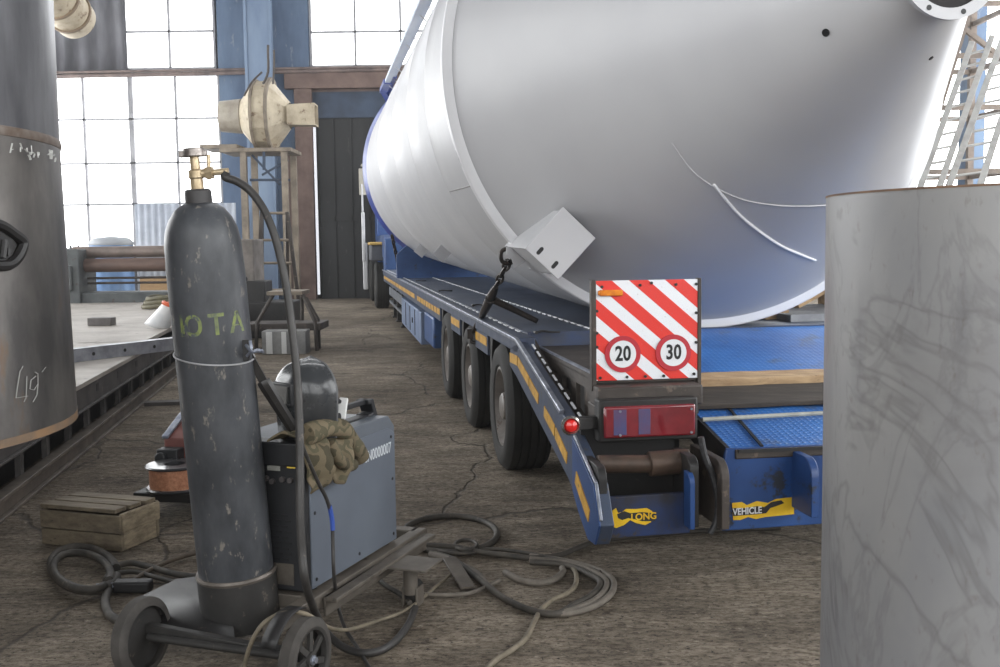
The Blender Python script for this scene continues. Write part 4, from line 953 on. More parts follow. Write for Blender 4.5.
# wheels
def cart_wheel(x, sgn, rad=.12, wd=.05):
    t = K(); c_ = (x, wR.y, rad)
    t.lathe([(rad * .78, 0), (rad * .93, .002), (rad, .010), (rad, wd - .01), (rad * .93, wd - .002), (rad * .78, wd)], c_, (sgn, 0, 0), 40)
    w_ = build(t, 'wheel', mat('dusty_solid_rubber', (78, 74, 70), (56, 53, 50), 8, .85), root)
    r_ = K(); r_.lathe([(rad * .80, .004), (rad * .78, .0), (rad * .70, .003), (rad * .68, .02), (rad * .78, .022)], c_, (sgn, 0, 0), 40, close=True); r_.lathe([(0, .001), (.022, .001), (.024, .02), (0, .024)], c_, (sgn, 0, 0), 20)
    for i in range(7):
        a = 2 * PI * i / 7 + .3; p = Vector((x + sgn * .013, wR.y + math.cos(a) * .018, rad + math.sin(a) * .018)); p2 = Vector((x + sgn * .013, wR.y + math.cos(a + .25) * rad * .71, rad + math.sin(a + .25) * rad * .71)); r_.bar(p, p2, .018, .010, up=(1, 0, 0))
    build(r_, 'wheel_rim', mat('dusty_black_plastic', (60, 58, 56), (44, 42, 40), 8, .6), w_)
    h = K(); h.cyl((x - sgn * .012, wR.y, rad), (x + sgn * .01, wR.y, rad), .009, n=6); h.cyl((x - sgn * .004, wR.y, rad), (x + sgn * .004, wR.y, rad), .014, n=16); build(h, 'axle_nut', railm, w_)
cart_wheel(wR.x, -1); cart_wheel(wR.x - .62, 1)
b = K(); b.cyl((wR.x - .62 + .02, wR.y, .12), (wR.x - .62 + .03, wR.y, .12), .092, n=32); build(b, 'wheel_disc', cartm, root)
b = K(); b.cyl((wR.x - .05, wR.y, .12), (wR.x - .57, wR.y, .12), .012, n=12); build(b, 'axle', cartm, root)
# mudguard behind the right wheel
b = K(); 
def mg(u, v): a = R(70 + 80 * u); return (wR.x - .075 + .05 * v - .02, wR.y - .0 + math.cos(a) * .14 * -1 * -1, .12 + math.sin(a) * .14)
b.grid(mg, 8, 2); build(b, 'mudguard', dark, root, solid=.004)
# castor at the far end
cc = CFI @ on(411, 606, 0.0)
b = K(); b.cyl((cc.x, cc.y, .045), (cc.x, cc.y, .15), .026, n=14); b.box((cc.x - .09, cc.y - .07, .15), (cc.x + .09, cc.y + .09, .158)); b.box((cc.x - .03, cc.y - .012, .0), (cc.x - .022, cc.y + .05, .07)); b.box((cc.x + .022, cc.y - .012, .0), (cc.x + .03, cc.y + .05, .07)); b.bar((cc.x - .06, cc.y + .03, .152), (-.02, .80, .152), .05, .008)
cs = build(b, 'castor', cartbeam, root, bevel=.003)
b = K(); b.lathe([(0, 0), (.04, 0), (.045, .006), (.045, .034), (.04, .04), (0, .04)], (cc.x - .02, cc.y + .03, .046), (1, 0, 0), 24); build(b, 'castor_wheel', rubber, cs)
# upright with clamp ring and the flat push handle
hA, hB, hC = at(247, 352, 3.30), at(265, 384, 3.32), at(295, 432, 3.40)
b = MB(); b.bar(hA, hB, .026, .010, up=(0, 1, 0)); 
b.tube([hB + (hA - hB) * .1, hB, hB.lerp(hC, .25), hB.lerp(hC, .6), hC], lambda t: .024 - .006 * abs(t - .3), 8); build(b, 'push_handle', mat('worn_black_handle', (52, 50, 49), (36, 34, 33), 8, .4, c3=(96, 92, 88), s3=12, t3=.62), root, label='flat black handle bar')
b = MB(); b.box((-.010, -.008, -.03), (.010, .008, .035), Matrix.Translation(at(246, 351, 3.25))); build(b, 'clamp_plate', dark, root, bevel=.002)
b = MB(); b.tube([at(246, 345, 3.24), at(252, 352, 3.22), at(258, 350, 3.24), at(263, 352, 3.26)], .005, 6); b.tube([at(250, 341, 3.24), at(251, 350, 3.23), at(247, 356, 3.24)], .005, 6); b.cyl(at(254, 351, 3.24), at(263, 351, 3.24), .006, n=8); build(b, 'clamp', railm, root, label='shiny twisted clamp end')
# wire round the cylinder
def bpt(s, ang, r_): # point at distance s along the bottle
    t = Vector((1, 0, 0)); x = (t - BA * t.dot(BA)).normalized(); y = BA.cross(x)
    return B0 + BA * s + (x * math.cos(ang) + y * math.sin(ang)) * r_
RB = .1185
s_w = min(range(60, 130), key=lambda i: abs((lambda p: 333.5 - FPX * ((p - CAM).dot(cu)) / ((p - CAM).dot(fw)))(B0 + BA * (i / 100) + Vector((0, -.11, 0))) - 357)) / 100
b = MB(); b.tube([bpt(s_w + .02 * math.cos(i * 2 * PI / 24 + .4) * -1 - .006, i * 2 * PI / 24, RB + .003) for i in range(25)], .0028, 6, step=2); build(b, 'tie_wire', mat('galvanised_wire', (190, 190, 192), rough=.4, metal=.5), root, label='thin tie wire round the cylinder')

gas = mat('scuffed_cylinder_paint', (78, 80, 84), (50, 52, 56), 9, .40, stretch=(1, 1, .45), c3=(122, 117, 110), s3=30, t3=.60, bump=.05, rvar=.15)
root = thing('gas_cylinder', 'tall dark grey gas cylinder leaning in the cart with faded green letters', 'gas cylinder', B0)
b = MB(); prof = [(0, 0), (.105, .0), (.114, .02), (RB, .06), (RB, BL - .25), (RB - .002, BL - .21), (.1155, BL - .165), (.109, BL - .125), (.095, BL - .09), (.075, BL - .062), (.054, BL - .047), (.040, BL - .042), (0, BL - .042)]
b.lathe(prof, B0, BA, 64); build(b, 'cylinder_body', gas, root, smooth=50)
b = MB(); b.lathe([(.036, BL - .07), (.040, BL - .068), (.041, BL - .062), (.0405, BL - .010), (.038, BL - .003), (.030, BL), (0, BL)], B0, BA, 40); build(b, 'neck_ring', mat('neck_ring_paint', (70, 68, 68), (52, 50, 50), 8, .55), root, smooth=50, label='thick collar ring at the neck')
brass = mat('worn_brass', (206, 188, 156), (166, 146, 116), 20, .4, metal=.5)
steelv = mat('valve_steel', (176, 168, 162), (108, 100, 96), 20, .4, metal=.6)
b = MB(); s0_ = BL; b.lathe([(.0, s0_ - .01), (.020, s0_ - .01), (.019, s0_ + .03), (.023, s0_ + .035), (.023, s0_ + .055), (.015, s0_ + .06), (.014, s0_ + .10), (0, s0_ + .10)], B0, BA, 20)
P2 = B0 + BA * (BL + .045); sd = Vector((1, .0, .08)).normalized()
b.cyl(P2, P2 + sd * .045, .014, n=14); vv = build(b, 'valve', brass, root, label='brass cylinder valve')
b = MB(); b.cyl(B0 + BA * (BL + .098), B0 + BA * (BL + .124), .034, .031, n=18); b.bar(B0 + BA * (BL + .105) - Vector((.045, 0, .0)), B0 + BA * (BL + .108) + Vector((.04, 0, 0)), .02, .02); build(b, 'hand_wheel', steelv, vv, bevel=.003, label='dull steel hand wheel')
b = MB(); b.cyl(P2 + sd * .030, P2 + sd * .052, .020, n=6); b.cyl(P2 + sd * .05, P2 + sd * .10, .010, n=12); b.cyl(P2 + sd * .04 + Vector((0, 0, -.02)), P2 + sd * .04 + Vector((0, 0, .055)), .006, n=8); build(b, 'outlet_nut', brass, vv)
# faded letters painted on the curved side
gm = mat('faded_green_letters', (132, 144, 78), (92, 98, 84), 26, .6, c3=(78, 83, 88), s3=34, t3=.53)
side = (CAM - (B0 + BA * 1.0)); side = (side - BA * side.dot(BA)).normalized(); sx_ = BA.cross(side).normalized()
sm_s = (BL - .30) * .0 + 0
def letters(s, size, s_along, width):
    tm = text_mesh(s, size, ID, 0, .002, .95, spacing=1.35)
    bmesh.ops.subdivide_edges(tm.bm, edges=tm.bm.edges[:], cuts=1)
    for v in tm.bm.verts:
        a = v.co.x / RB + LOFF; v.co = B0 + BA * (s_along + v.co.y) + (side * math.cos(a) + sx_ * math.sin(a)) * (RB + .0006)
    return tm
LOFF = 0.02
# distance along the bottle where the letters sit (photo row 325)
sl_ = min(range(40, 140), key=lambda i: abs((lambda p: 333.5 - FPX * ((p - CAM).dot(cu)) / ((p - CAM).dot(fw)))(B0 + BA * (i / 100) + side * RB) - 325)) / 100
b = letters('ЮТА', .085, sl_, .2); build(b, 'painted_letters', gm, root, smooth=0, label='faded yellow-green painted letters')

# welding machine
mgrey = mat('blue_grey_machine_paint', (100, 106, 114), (90, 96, 104), 2.5, .38, c3=(136, 132, 126), s3=26, t3=.66)
mblack = mat('machine_front_plastic', (34, 35, 38), (26, 27, 29), 6, .5, c3=(62, 60, 58), s3=20, t3=.66)
ML = .655; MZ0, MZ1 = .185, .665
root = thing('welding_machine', 'blue-grey box welding machine with a carry handle standing on the cart', 'welding machine', CF @ Vector((-MW / 2, ML / 2, MZ0)), -R(20.1))
b = K(); b.prism([(.012, MZ0), (.012, MZ1 - .01), (.03, MZ1), (ML - .05, MZ1), (ML, MZ1 - .045), (ML, MZ0)], 0, -MW + .004, -.004); body = build(b, 'housing', mgrey, root, bevel=.004)
b = K(); b.prism([(.014, MZ0 + .003), (.014, MZ1 - .055), (.03, MZ1 - .045), (ML - .055, MZ1 - .045), (ML - .012, MZ1 - .07), (ML - .012, MZ0 + .003)], 0, -.006, .002); sp_l = build(b, 'side_panel', mat('side_panel_paint', (104, 111, 121), (94, 100, 110), 2.5, .36, c3=(92, 92, 92), s3=30, t3=.68), root, bevel=.003, label='blue-grey side panel')
b = K()
for yy, zz in ((.04, .03), (.34, .03), (ML - .04, .03), (.04, .25), (ML - .04, .24), (.04, .40), (ML - .045, .40)): b.cyl((.0, yy, MZ0 + zz), (.004, yy, MZ0 + zz), .006, n=10)
build(b, 'screw', blackp, sp_l)
n0 = CFI @ pl(363, 459, CO, CX); n1 = CFI @ pl(390, 447, CO, CX)
ym = (n0.y + n1.y) / 2
tb = text_mesh('CN0000007', .056, CF @ basis((.0032, ym - .0, (n0.z + n1.z) / 2), (0, 1, 0), (0, 0, 1)), .0005, .0002, .80, spacing=1.0)
build(tb, 'stencil_number', mat('pale_stencil', (206, 210, 214), rough=.6), sp_l, smooth=0, label='white number CN0000007')
# front: dark plastic, displays, vent slots
b = K(); b.box((-MW, -.012, MZ0), (.0, .014, MZ1 - .02)); b.box((-MW, -.02, MZ1 - .07), (.0, .05, MZ1 + .008)); fr = build(b, 'front_panel', mblack, root, bevel=.006, label='black front panel')
def fpt(px, py): return CFI @ pl(px, py, CF @ Vector((0, -.013, 0)), CA)
def fbox(px0, py0, px1, py1, name, mt, th=.004, **k):
    a, c_ = fpt(px0, py1), fpt(px1, py0); b = K(); b.box((a.x, -.0125 - th, a.z), (c_.x, -.0115, c_.z)); return build(b, name, mt, fr, **k)
lcd = mat('clouded_display', (150, 150, 144), (120, 120, 114), 30, .3)
fbox(268, 457, 281, 462, 'display', lcd, label='small grey display'); fbox(268, 464, 280, 470, 'button_row', lcd)
fbox(287, 459, 295, 468, 'warning_mark', mat('yellow_mark', (206, 176, 64), rough=.5), .0015, label='small yellow warning mark')
for px, py in ((267, 478), (273, 481), (283, 479), (291, 480)):
    c_ = fpt(px, py); b = K(); b.cyl((c_.x, -.012, c_.z), (c_.x, -.024, c_.z), .009, n=14); build(b, 'control_knob', mat('knob_grey', (92, 88, 88), (62, 58, 58), 20, .4), fr)
b = K()
for r__ in range(9):
    for c__ in range(7):
        x = -.30 + c__ * .035 + (r__ % 2) * .012; z = MZ0 + .10 + r__ * .018; b.box((x, -.0135, z), (x + .022, -.0118, z + .008))
build(b, 'vent_slots', blackp, fr, smooth=0)
a = fpt(270, 575); b = K(); b.box((a.x, -.0145, MZ0 + .02), (a.x + .09, -.0118, MZ0 + .09)); build(b, 'rating_plate', mat('worn_rating_plate', (86, 80, 72), (66, 60, 54), 14, .6), fr)
# top handle
b = K()
hp = [CFI @ at(x, y, 3.8) for x, y in ((341, 398), (372, 402), (377, 412))]
hz = MZ1 + .055
b.box((-.10, .33, hz - .010), (-.075, .60, hz + .008)); b.box((-.10, .325, MZ1 - .01), (-.075, .345, hz)); b.prism([(.56, hz + .008), (.60, hz + .008), (.635, MZ1 - .01), (.56, MZ1 - .01), (.56, MZ1 + .01), (.60, MZ1 + .01), (.58, hz - .01), (.56, hz - .01)], 0, -.115, -.06); b.box((-.11, .33, MZ1 - .004), (-.065, .62, MZ1 + .006))
build(b, 'carry_handle', mblack, root, bevel=.004, label='black plastic carry handle')
for (x, y_) in ((-.03, .06), (-MW + .03, .06), (-.03, ML - .06), (-MW + .03, ML - .06)):
    b = K(); b.cyl((x, y_, .1755), (x, y_, MZ0 + .002), .018, n=12); build(b, 'rubber_foot', rubber, root)

# welding helmet standing on the machine
hc = at(312, 393, 3.50); hc.z = MZ1 + .138
hm = mat('scuffed_helmet_shell', (58, 60, 62), (42, 43, 45), 6, .28, c3=(84, 84, 86), s3=14, t3=.62, coat=.3)
fd = Vector((-.70, -.70, 0)).normalized(); HX = Vector((fd.y, -fd.x, 0)) * -1
HM = Matrix((HX, fd, HX.cross(fd))).transposed().to_4x4(); HM.translation = hc
if HM.to_3x3().col[2].z < 0: HM = Matrix((-HX, fd, Vector((0, 0, 1)))).transposed().to_4x4(); HM.translation = hc
hroot = thing('welding_helmet', 'dark glossy welding helmet standing on the front of the grey welding machine', 'welding helmet', (hc.x, hc.y, MZ1 + .008))
b = MB(HM)
def hshell(u, v):
    th = R(-100 + 200 * u); ph = v                    # around, bottom (0) to top (1)
    zz = -.130 + .260 * ph
    k = 1.0
    if ph > .55: k = math.sqrt(max(0.0, 1 - ((ph - .55) / .45) ** 2.2)) * .99 + .01
    w_ = (.112 + .012 * math.sin(ph * PI)) * k; d_ = (.130 - .02 * (1 - ph)) * k
    x = math.sin(th) * w_; y_ = math.cos(th) * d_ * (1.0 if math.cos(th) > 0 else .6)
    if math.cos(th) > .3: y_ = min(y_, .105 * k + .01 * math.cos(th))
    return (x, y_, zz)
b.grid(hshell, 33, 18); hs = build(b, 'helmet_shell', hm, hroot, solid=.004, smooth=70, subsurf=1)
b = MB(HM); b.tube([Vector(hshell(0, i / 16)) for i in range(17)] + [Vector(hshell(1, 1 - i / 16)) for i in range(17)], .004, 6, step=2); build(b, 'shell_rim', mat('grey_rim', (96, 96, 98), rough=.4), hroot)
b = MB(HM); b.box((-.055, .102, -.02), (.055, .120, .055)); vf = build(b, 'visor_frame', mblack, hroot, bevel=.005)
b = MB(HM); b.box((-.045, .119, -.01), (.045, .1215, .045)); build(b, 'visor_glass', mat('dark_visor_glass', (18, 22, 20), (24, 26, 24), 5, .08, coat=.8), vf, label='dark visor glass')
b = MB(HM); b.tube([(.09, .0, .0), (.07, -.06, -.02), (-.07, -.06, -.02), (-.09, .0, .0)], .008, 6); b.tube([(.07, .03, .03), (.05, .03, .09), (-.05, .03, .09), (-.07, .03, .03)], .006, 6); build(b, 'head_band', mblack, hroot)
kq = at(344, 404, 3.55); kq2 = at(338, 416, 3.5)
b = MB(); b.bar(at(344, 398, 3.60), at(341, 419, 3.56), .030, .014, up=(0, 1, 0)); build(b, 'band_pad', mat('white_pad', (222, 222, 220), rough=.6), hroot, bevel=.004, label='white band pad')
b = MB(); q = at(336, 417, 3.50); b.cyl(q, q + Vector((.012, -.004, 0)), .014, n=14); build(b, 'adjusting_knob', mblack, hroot)

# camouflage jacket draped over the machine's corner
camo = bpy.data.materials.new('camouflage_cloth'); camo.use_nodes = True; nt = camo.node_tree; bb = nt.nodes['Principled BSDF']; bb.inputs['Roughness'].default_value = .95; bb.inputs['Specular IOR Level'].default_value = .1
tc = nd(nt, 'ShaderNodeTexCoord'); n1_ = nd(nt, 'ShaderNodeTexNoise'); n1_.inputs['Scale'].default_value = 14; n1_.inputs['Detail'].default_value = 2; nt.links.new(tc.outputs['Object'], n1_.inputs['Vector'])
rp = nd(nt, 'ShaderNodeValToRGB'); rp.color_ramp.interpolation = 'CONSTANT'; cr_ = rp.color_ramp
for pos, col in ((.0, (78, 73, 60)), (.42, (108, 98, 80)), (.52, (90, 86, 70)), (.60, (118, 107, 88))):
    e = cr_.elements.new(pos) if pos > 0 else cr_.elements[0]; e.color = lin(col)
cr_.elements[-1].color = lin((92, 83, 66)); nt.links.new(n1_.outputs['Fac'], rp.inputs[0]); nt.links.new(rp.outputs[0], bb.inputs['Base Color'])
jroot = thing('camouflage_jacket', 'crumpled camouflage work jacket hanging over the corner of the welding machine', 'jacket', CF @ Vector((-.02, .10, MZ1)))
b = K()
def jk(u, v):
    # u along the cloth edge (front to back), v down over the top edge
    y_ = -.075 + .30 * u
    drop = [(-.10, MZ1 + .018), (-.05, MZ1 + .042), (.0, MZ1 + .035), (.038, MZ1 - .01), (.05, MZ1 - .055), (.045, MZ1 - .10), (.034, MZ1 - .145)]
    t = v * (len(drop) - 1); i = min(int(t), len(drop) - 2); f_ = t - i
    x = drop[i][0] * (1 - f_) + drop[i + 1][0] * f_; z = drop[i][1] * (1 - f_) + drop[i + 1][1] * f_
    edge = .10 * math.exp(-((u - .42) / .22) ** 2) - .02 + .015 * math.sin(u * 17)
    if v > .6: z -= (v - .6) * edge * -1.2
    if v > .5: y_ = y_ + (.5 - u) * (v - .5) * .16
    fo_ = .015 * math.sin(u * 13 + 5 * v + math.sin(v * 4)) + .005 * math.sin(u * 27 + v * 6) + .016 * noise.noise(Vector((u * 6, v * 7, 1)))
    amp_ = .35 + v
    return (x + fo_ * amp_ + (.01 if v > .3 else 0), y_ + .006 * math.sin(v * 8 + u * 3), z + fo_ * .5 * (1 - v) + .01 * noise.noise(Vector((u * 7, v * 5, 4))))
b.grid(jk, 40, 30); build(b, 'jacket_body', camo, jroot, solid=.008, smooth=80, subsurf=1)
b = K(); q = [(.02, -.03, MZ1 + .04), (.035, .08, MZ1 + .045), (.045, .17, MZ1 + .02), (.050, .235, MZ1 - .045), (.048, .275, MZ1 - .09)]
b.tube(q, lambda t: .034 - .006 * t + .003 * math.sin(t * 18), 16, step=8); sl2 = build(b, 'sleeve', camo, jroot, smooth=80)
b = K(); b.tube([(.046, .258, MZ1 - .068), (.048, .276, MZ1 - .092)], .034, 16, smooth=False); build(b, 'cuff', mat('camouflage_cuff', (104, 92, 72), (86, 78, 60), 20, .95), jroot)
b = K(); b.tube([(.05, .06, MZ1 + .0), (.062, .10, MZ1 - .06), (.06, .17, MZ1 - .10), (.055, .22, MZ1 - .10)], lambda t: .024 - .008 * t + .002 * math.sin(t * 16), 14, step=8); build(b, 'jacket_fold', camo, jroot, smooth=80)

# ------------------------------------------------------------------ hoses and cables
def cable(name, pts, r_, mt, label, cat='cable', group=None, n=8):
    b = MB(); b.tube(pts, r_, n, step=6); return single(b, name, mt, label, cat, group, smooth=70)
hoseg = mat('dark_rubber_hose', (62, 60, 58), (44, 42, 41), 12, .5, c3=(96, 90, 82), s3=24, t3=.62)
hoset = mat('tan_dirty_cable', (128, 118, 100), (96, 88, 74), 12, .7)
hoseb = mat('black_dirty_cable', (74, 68, 60), (46, 43, 39), 12, .65, c3=(92, 84, 74), s3=18, t3=.62)
hosel = mat('grey_dusty_hose', (118, 110, 100), (88, 82, 74), 12, .7)
nb = P2 + sd * .095
seq = [(225, 177), (236, 181), (247, 188), (257, 199), (266, 214), (274, 234), (280, 256), (286, 285), (291, 320), (296, 365), (299, 410), (300, 460), (300, 510), (302, 550), (306, 585)]
hp = [nb] + [at(x, y, 3.27 - .22 * min(1, max(0, (y - 180) / 350))) for x, y in seq] + [on(x, y, z) for x, y, z in ((316, 614, .13), (326, 632, .05), (345, 648, .018), (370, 653, .016), (392, 644, .016), (408, 625, .016), (415, 608, .016))]
cable('gas_hose', hp, .0125, hoseg, 'thick dark hose arching from the brass valve down behind the cart wheel', 'hose', n=12)
cp = [on(x, y, z) for x, y, z in ((244, 669, .09), (247, 655, .14), (254, 637, .20), (263, 624, .235), (275, 616, .25), (290, 612, .255), (306, 614, .245), (318, 621, .21), (330, 628, .15), (345, 630, .09), (362, 626, .05), (380, 620, .03), (400, 613, .02), (418, 602, .014), (434, 588, .014), (452, 574, .014), (470, 566, .014))]
cable('tan_cable', cp, .0065, hoset, 'thin tan cable looping over the right cart wheel and away along the floor')
cp = [pl(x, y, CF @ Vector((.075, 0, 0)), CX) for x, y in ((300, 438), (304, 450), (310, 464), (318, 482), (327, 500), (332, 520), (333, 545), (334, 575))] + [on(x, y, z) for x, y, z in ((338, 605, .08), (345, 628, .03), (357, 647, .01), (372, 672, .01))]
cable('thin_cable', cp, .0062, hoseg, 'thin dark cable hanging from the camouflage jacket down beside the side panel')
b = MB(); b.tube([pl(x, y, CF @ Vector((.075, 0, 0)), CX) for x, y in ((329.5, 506), (332, 519), (332.8, 530))], .0078, 8); single(b, 'blue_tape', mat('blue_tape', (56, 84, 164), rough=.5), 'short wrap of blue tape on the thin hanging cable', 'tape')
# floor loops behind the cart
zf = .014
def loop(cx, cy_, a, b_, t0, t1, n=22, rot=0, z=zf, dz=0):
    out = []
    for i in range(n):
        t = R(t0 + (t1 - t0) * i / (n - 1)); x = a * math.cos(t); y = b_ * math.sin(t); c_, s_ = math.cos(R(rot)), math.sin(R(rot)); out.append(on(cx + x * c_ - y * s_, cy_ + x * s_ + y * c_, z + dz * i / n))
    return out
cable('black_hose_loop', loop(450, 534, 47, 18, -170, 175) + [on(404, 540, .03), on(400, 552, .02), on(420, 560, .014)], .014, hoseb, 'thick black hose in a flat loop on the floor behind the welding machine', 'hose')
cable('black_hose', [on(x, y, z) for x, y, z in ((400, 541, .02), (425, 545, .03), (455, 547, .03), (480, 552, .02), (510, 556, .018), (535, 558, .016), (560, 555, .014), (575, 549, .014), (598, 541, .014), (640, 536, .014), (700, 531, .014), (780, 528, .014))], .012, hoseb, 'black hose running from the cart towards the trailer rear', 'hose')
for k, (dx, dy, lab) in enumerate(((0, 0, 'outermost'), (-7, -3, 'middle'), (-13, -7, 'innermost'))):
    pts = [on(x, y, zf + .002 * k + (.02 if 3 < i < 0 else 0)) for i, (x, y) in enumerate(((430, 555 - k), (452, 561 - k), (475, 572 + 2 * k), (490, 588), (505, 599), (530, 610), (556, 614), (580 + dx * .3, 611 + dy), (600 + dx * .7, 603 + dy), (612 + dx, 592 + dy * .6), (613 + dx, 581), (604 + dx, 573 - dy * .3), (590 + dx, 567 - dy * .2), (560, 560 + k * 2), (530, 556 + k * 3)))]
    cable('coiled_hose', pts, .0125, hosel if k < 2 else hoseb, '%s of the three grey hose turns curving on the floor right of the angle iron' % lab, 'hose', 'grey hose turns on the floor')
cable('tan_cable', [on(x, y, zf) for x, y in ((556, 560), (570, 566), (576, 574), (575, 586), (566, 594), (552, 600), (541, 610), (534, 622), (526, 638), (512, 650), (496, 660), (480, 675))], .0095, hoset, 'single tan cable curving from the grey hose turns towards the camera')
cable('grey_hose', [on(x, y, zf) for x, y in ((505, 572), (520, 580), (540, 583), (555, 579), (563, 572), (562, 568))], .013, hosel, 'short grey hose end curled inside the coiled turns', 'hose')
cable('thin_black_cable', [on(x, y, .02) for x, y in ((430, 548), (450, 553), (470, 553), (490, 549), (520, 552), (560, 560), (600, 572))] , .008, hoseb, 'thin black cable crossing the bundle near the small ring loop')
cable('ring_loop', loop(466, 545, 11, 5, 0, 360, 16, z=.03), .008, hoseb, 'small ring loop of cable standing on top of the cable bundle')
cable('grey_cable', [on(x, y, zf) for x, y in ((408, 590), (425, 594), (450, 595), (470, 593), (488, 586), (500, 580))], .008, hosel, 'grey cable lying in front of the angle iron piece')
cable('grey_cable', [on(x, y, .02) for x, y in ((375, 575), (385, 585), (400, 594), (410, 603))], .010, hoseb, 'short dark cable beside the castor of the cart')
# angle iron offcut
a, c_ = on(449, 558, .05), on(468, 588, .02)
b = MB(); b.bar(a, c_, .055, .010); b.bar(a + Vector((.027, 0, -.016)), c_ + Vector((.027, 0, -.016)), .008, .04); single(b, 'angle_iron', mat('brown_angle_iron', (96, 88, 78), (70, 62, 54), 7, .6), 'short brown angle iron offcut lying on the hoses behind the castor', 'angle iron', bevel=.002)
# left of the cart
cable('hose_coil', loop(84, 569, 33, 21, 0, 340, 26, rot=12, z=.03) , .019, hoseb, 'thick dark hose coil on the floor in front of the wooden box', 'hose', n=10)
cable('hose_coil', loop(82, 571, 29, 18, 30, 370, 26, rot=12, z=.045) , .015, hoseb, 'second dark hose turn inside the thick coil by the wooden box', 'hose', n=10)
cable('brown_cable', [on(x, y, .02) for x, y in ((106, 580), (114, 568), (130, 563), (150, 567), (175, 574), (200, 577), (225, 577))], .013, hoseb, 'brown cable running from the coil to the cylinder cart, nearest the wooden box', 'cable')
cable('brown_cable', [on(x, y, .02) for x, y in ((118, 573), (135, 572), (155, 577), (180, 583), (205, 583))], .010, hoseb, 'lower brown cable running to the cylinder cart', 'cable')
cable('brown_cable', [on(x, y, .02) for x, y in ((125, 586), (150, 570), (172, 560), (200, 552), (225, 548))], .010, mat('brown_dusty_cable', (92, 80, 66), (70, 60, 50), 10, .7), 'dusty brown cable slanting up behind the gas cylinder', 'cable')
cable('brown_cable', [on(x, y, .02) for x, y in ((108, 590), (105, 602), (110, 615), (122, 622), (135, 628))], .016, hoseb, 'thick cable curving under the left cart wheel', 'cable')
q = on(107, 586, .03)
b = MB(); b.cyl(q + Vector((-.04, 0, 0)), q + Vector((.03, 0, 0)), .010, n=10); b.cyl(q + Vector((.0, 0, 0)), q + Vector((.02, 0, 0)), .016, n=6); single(b, 'cable_connector', railm, 'shiny metal connector on the cable in front of the wooden box', 'connector')
q = on(133, 584, .03)
b = MB(); b.box((q.x - .07, q.y - .03, .002), (q.x + .07, q.y + .03, .045)); single(b, 'cable_plug', dark, 'black rectangular plug lying among the cables left of the cart', 'plug', bevel=.008)

# wooden box
wood2 = mat('greyed_box_wood', (124, 112, 92), (92, 82, 68), 5, .8, stretch=(1, 7, 7), bump=.2, c3=(64, 56, 46), s3=18, t3=.6)
c0, c1_, c2_ = on(42, 545, 0), on(122, 553, 0), on(156, 532, 0)
bx = (c1_ - c0).normalized(); by = (c2_ - c1_); by = (by - bx * by.dot(bx)).normalized(); W_ = (c1_ - c0).length; D_ = (c2_ - c1_).length * 0.78
WM = Matrix((bx, by, Vector((0, 0, 1)))).transposed().to_4x4(); WM.translation = c0
HB = .17
wroot = thing('wooden_box', 'low greyed wooden box of planks on the floor left of the wire feeder', 'wooden box', WM @ Vector((W_ / 2, D_ / 2, 0)))
b = MB(WM); b.box((0, 0, .005), (W_, .02, HB * .45)); b.box((0, D_ - .02, .005), (W_, D_, HB)); build(b, 'lower_board', wood2, wroot, bevel=.003)
b = MB(WM); b.box((0, -.004, HB * .48), (W_, .018, HB - .012)); build(b, 'upper_board', wood2, wroot, bevel=.003)
b = MB(WM); b.box((W_ - .02, .018, .005), (W_, D_ - .02, HB * .5)); b.box((W_ - .016, .01, HB * .5), (W_ + .006, D_, HB - .004)); build(b, 'end_board', mat('pale_end_wood', (156, 142, 118), (112, 100, 82), 7, .8, stretch=(6, 1, 6)), wroot, bevel=.004, label='paler splintered end board')
b = MB(WM); b.box((0, .018, .005), (.02, D_ - .02, HB - .004)); build(b, 'end_board', wood2, wroot, bevel=.003)
for i in range(3):
    y0_ = .005 + i * D_ / 3; b = MB(WM); b.box((-.004, y0_, HB - .004), (W_ - .03 + .01 * i, y0_ + D_ / 3 - .012, HB + .014)); build(b, 'lid_plank', wood2, wroot, bevel=.003)

# wire feeder with spool behind the cylinder
f0 = on(175, 464, .255)
FM = Matrix.Translation((f0.x, f0.y, 0)) @ Matrix.Rotation(R(-10), 4, 'Z') @ Matrix.Translation((-.19, -.10, 0))
froot = thing('wire_feeder', 'low wheeled welding wire feeder with a copper wire spool behind the gas cylinder', 'wire feeder', FM.translation)
cop = mat('copper_wire', (206, 150, 118), (172, 116, 88), 60, .35, metal=.5)
redb = mat('faded_red_case', (130, 76, 68), (104, 62, 56), 5, .55)
b = MB(FM); b.box((.02, .12, .10), (.42, .66, .13)); build(b, 'base', dark, froot, bevel=.004)
b = MB(FM); b.prism([(.30, .13), (.66, .13), (.66, .50), (.30, .34)], 0, .03, .20); build(b, 'case', redb, froot, bevel=.008, label='faded red feeder case')
b = MB(FM); b.prism([(.29, .34), (.66, .50), (.66, .515), (.29, .355)], 0, .025, .06); build(b, 'case_edge', railm, froot, bevel=.003)
b = MB(FM); b.bar((.225, .22, .33), (.27, .48, .56), .03, .012); b.bar((.40, .22, .33), (.36, .48, .56), .03, .012); b.bar((.27, .48, .555), (.36, .48, .555), .03, .02); build(b, 'lid_arm', railm, froot, bevel=.003, label='bright folded lid edge')
b = MB(FM); b.bar((.31, .40, .33), (.31, .52, .53), .16, .01); build(b, 'lid', redb, froot)
b = MB(FM)
for z0_, z1_ in ((.135, .150), (.245, .258)): b.lathe([(.05, z0_), (.135, z0_), (.14, (z0_ + z1_) / 2), (.135, z1_), (.05, z1_)], (.19, .10, 0), (0, 0, 1), 40, close=True)
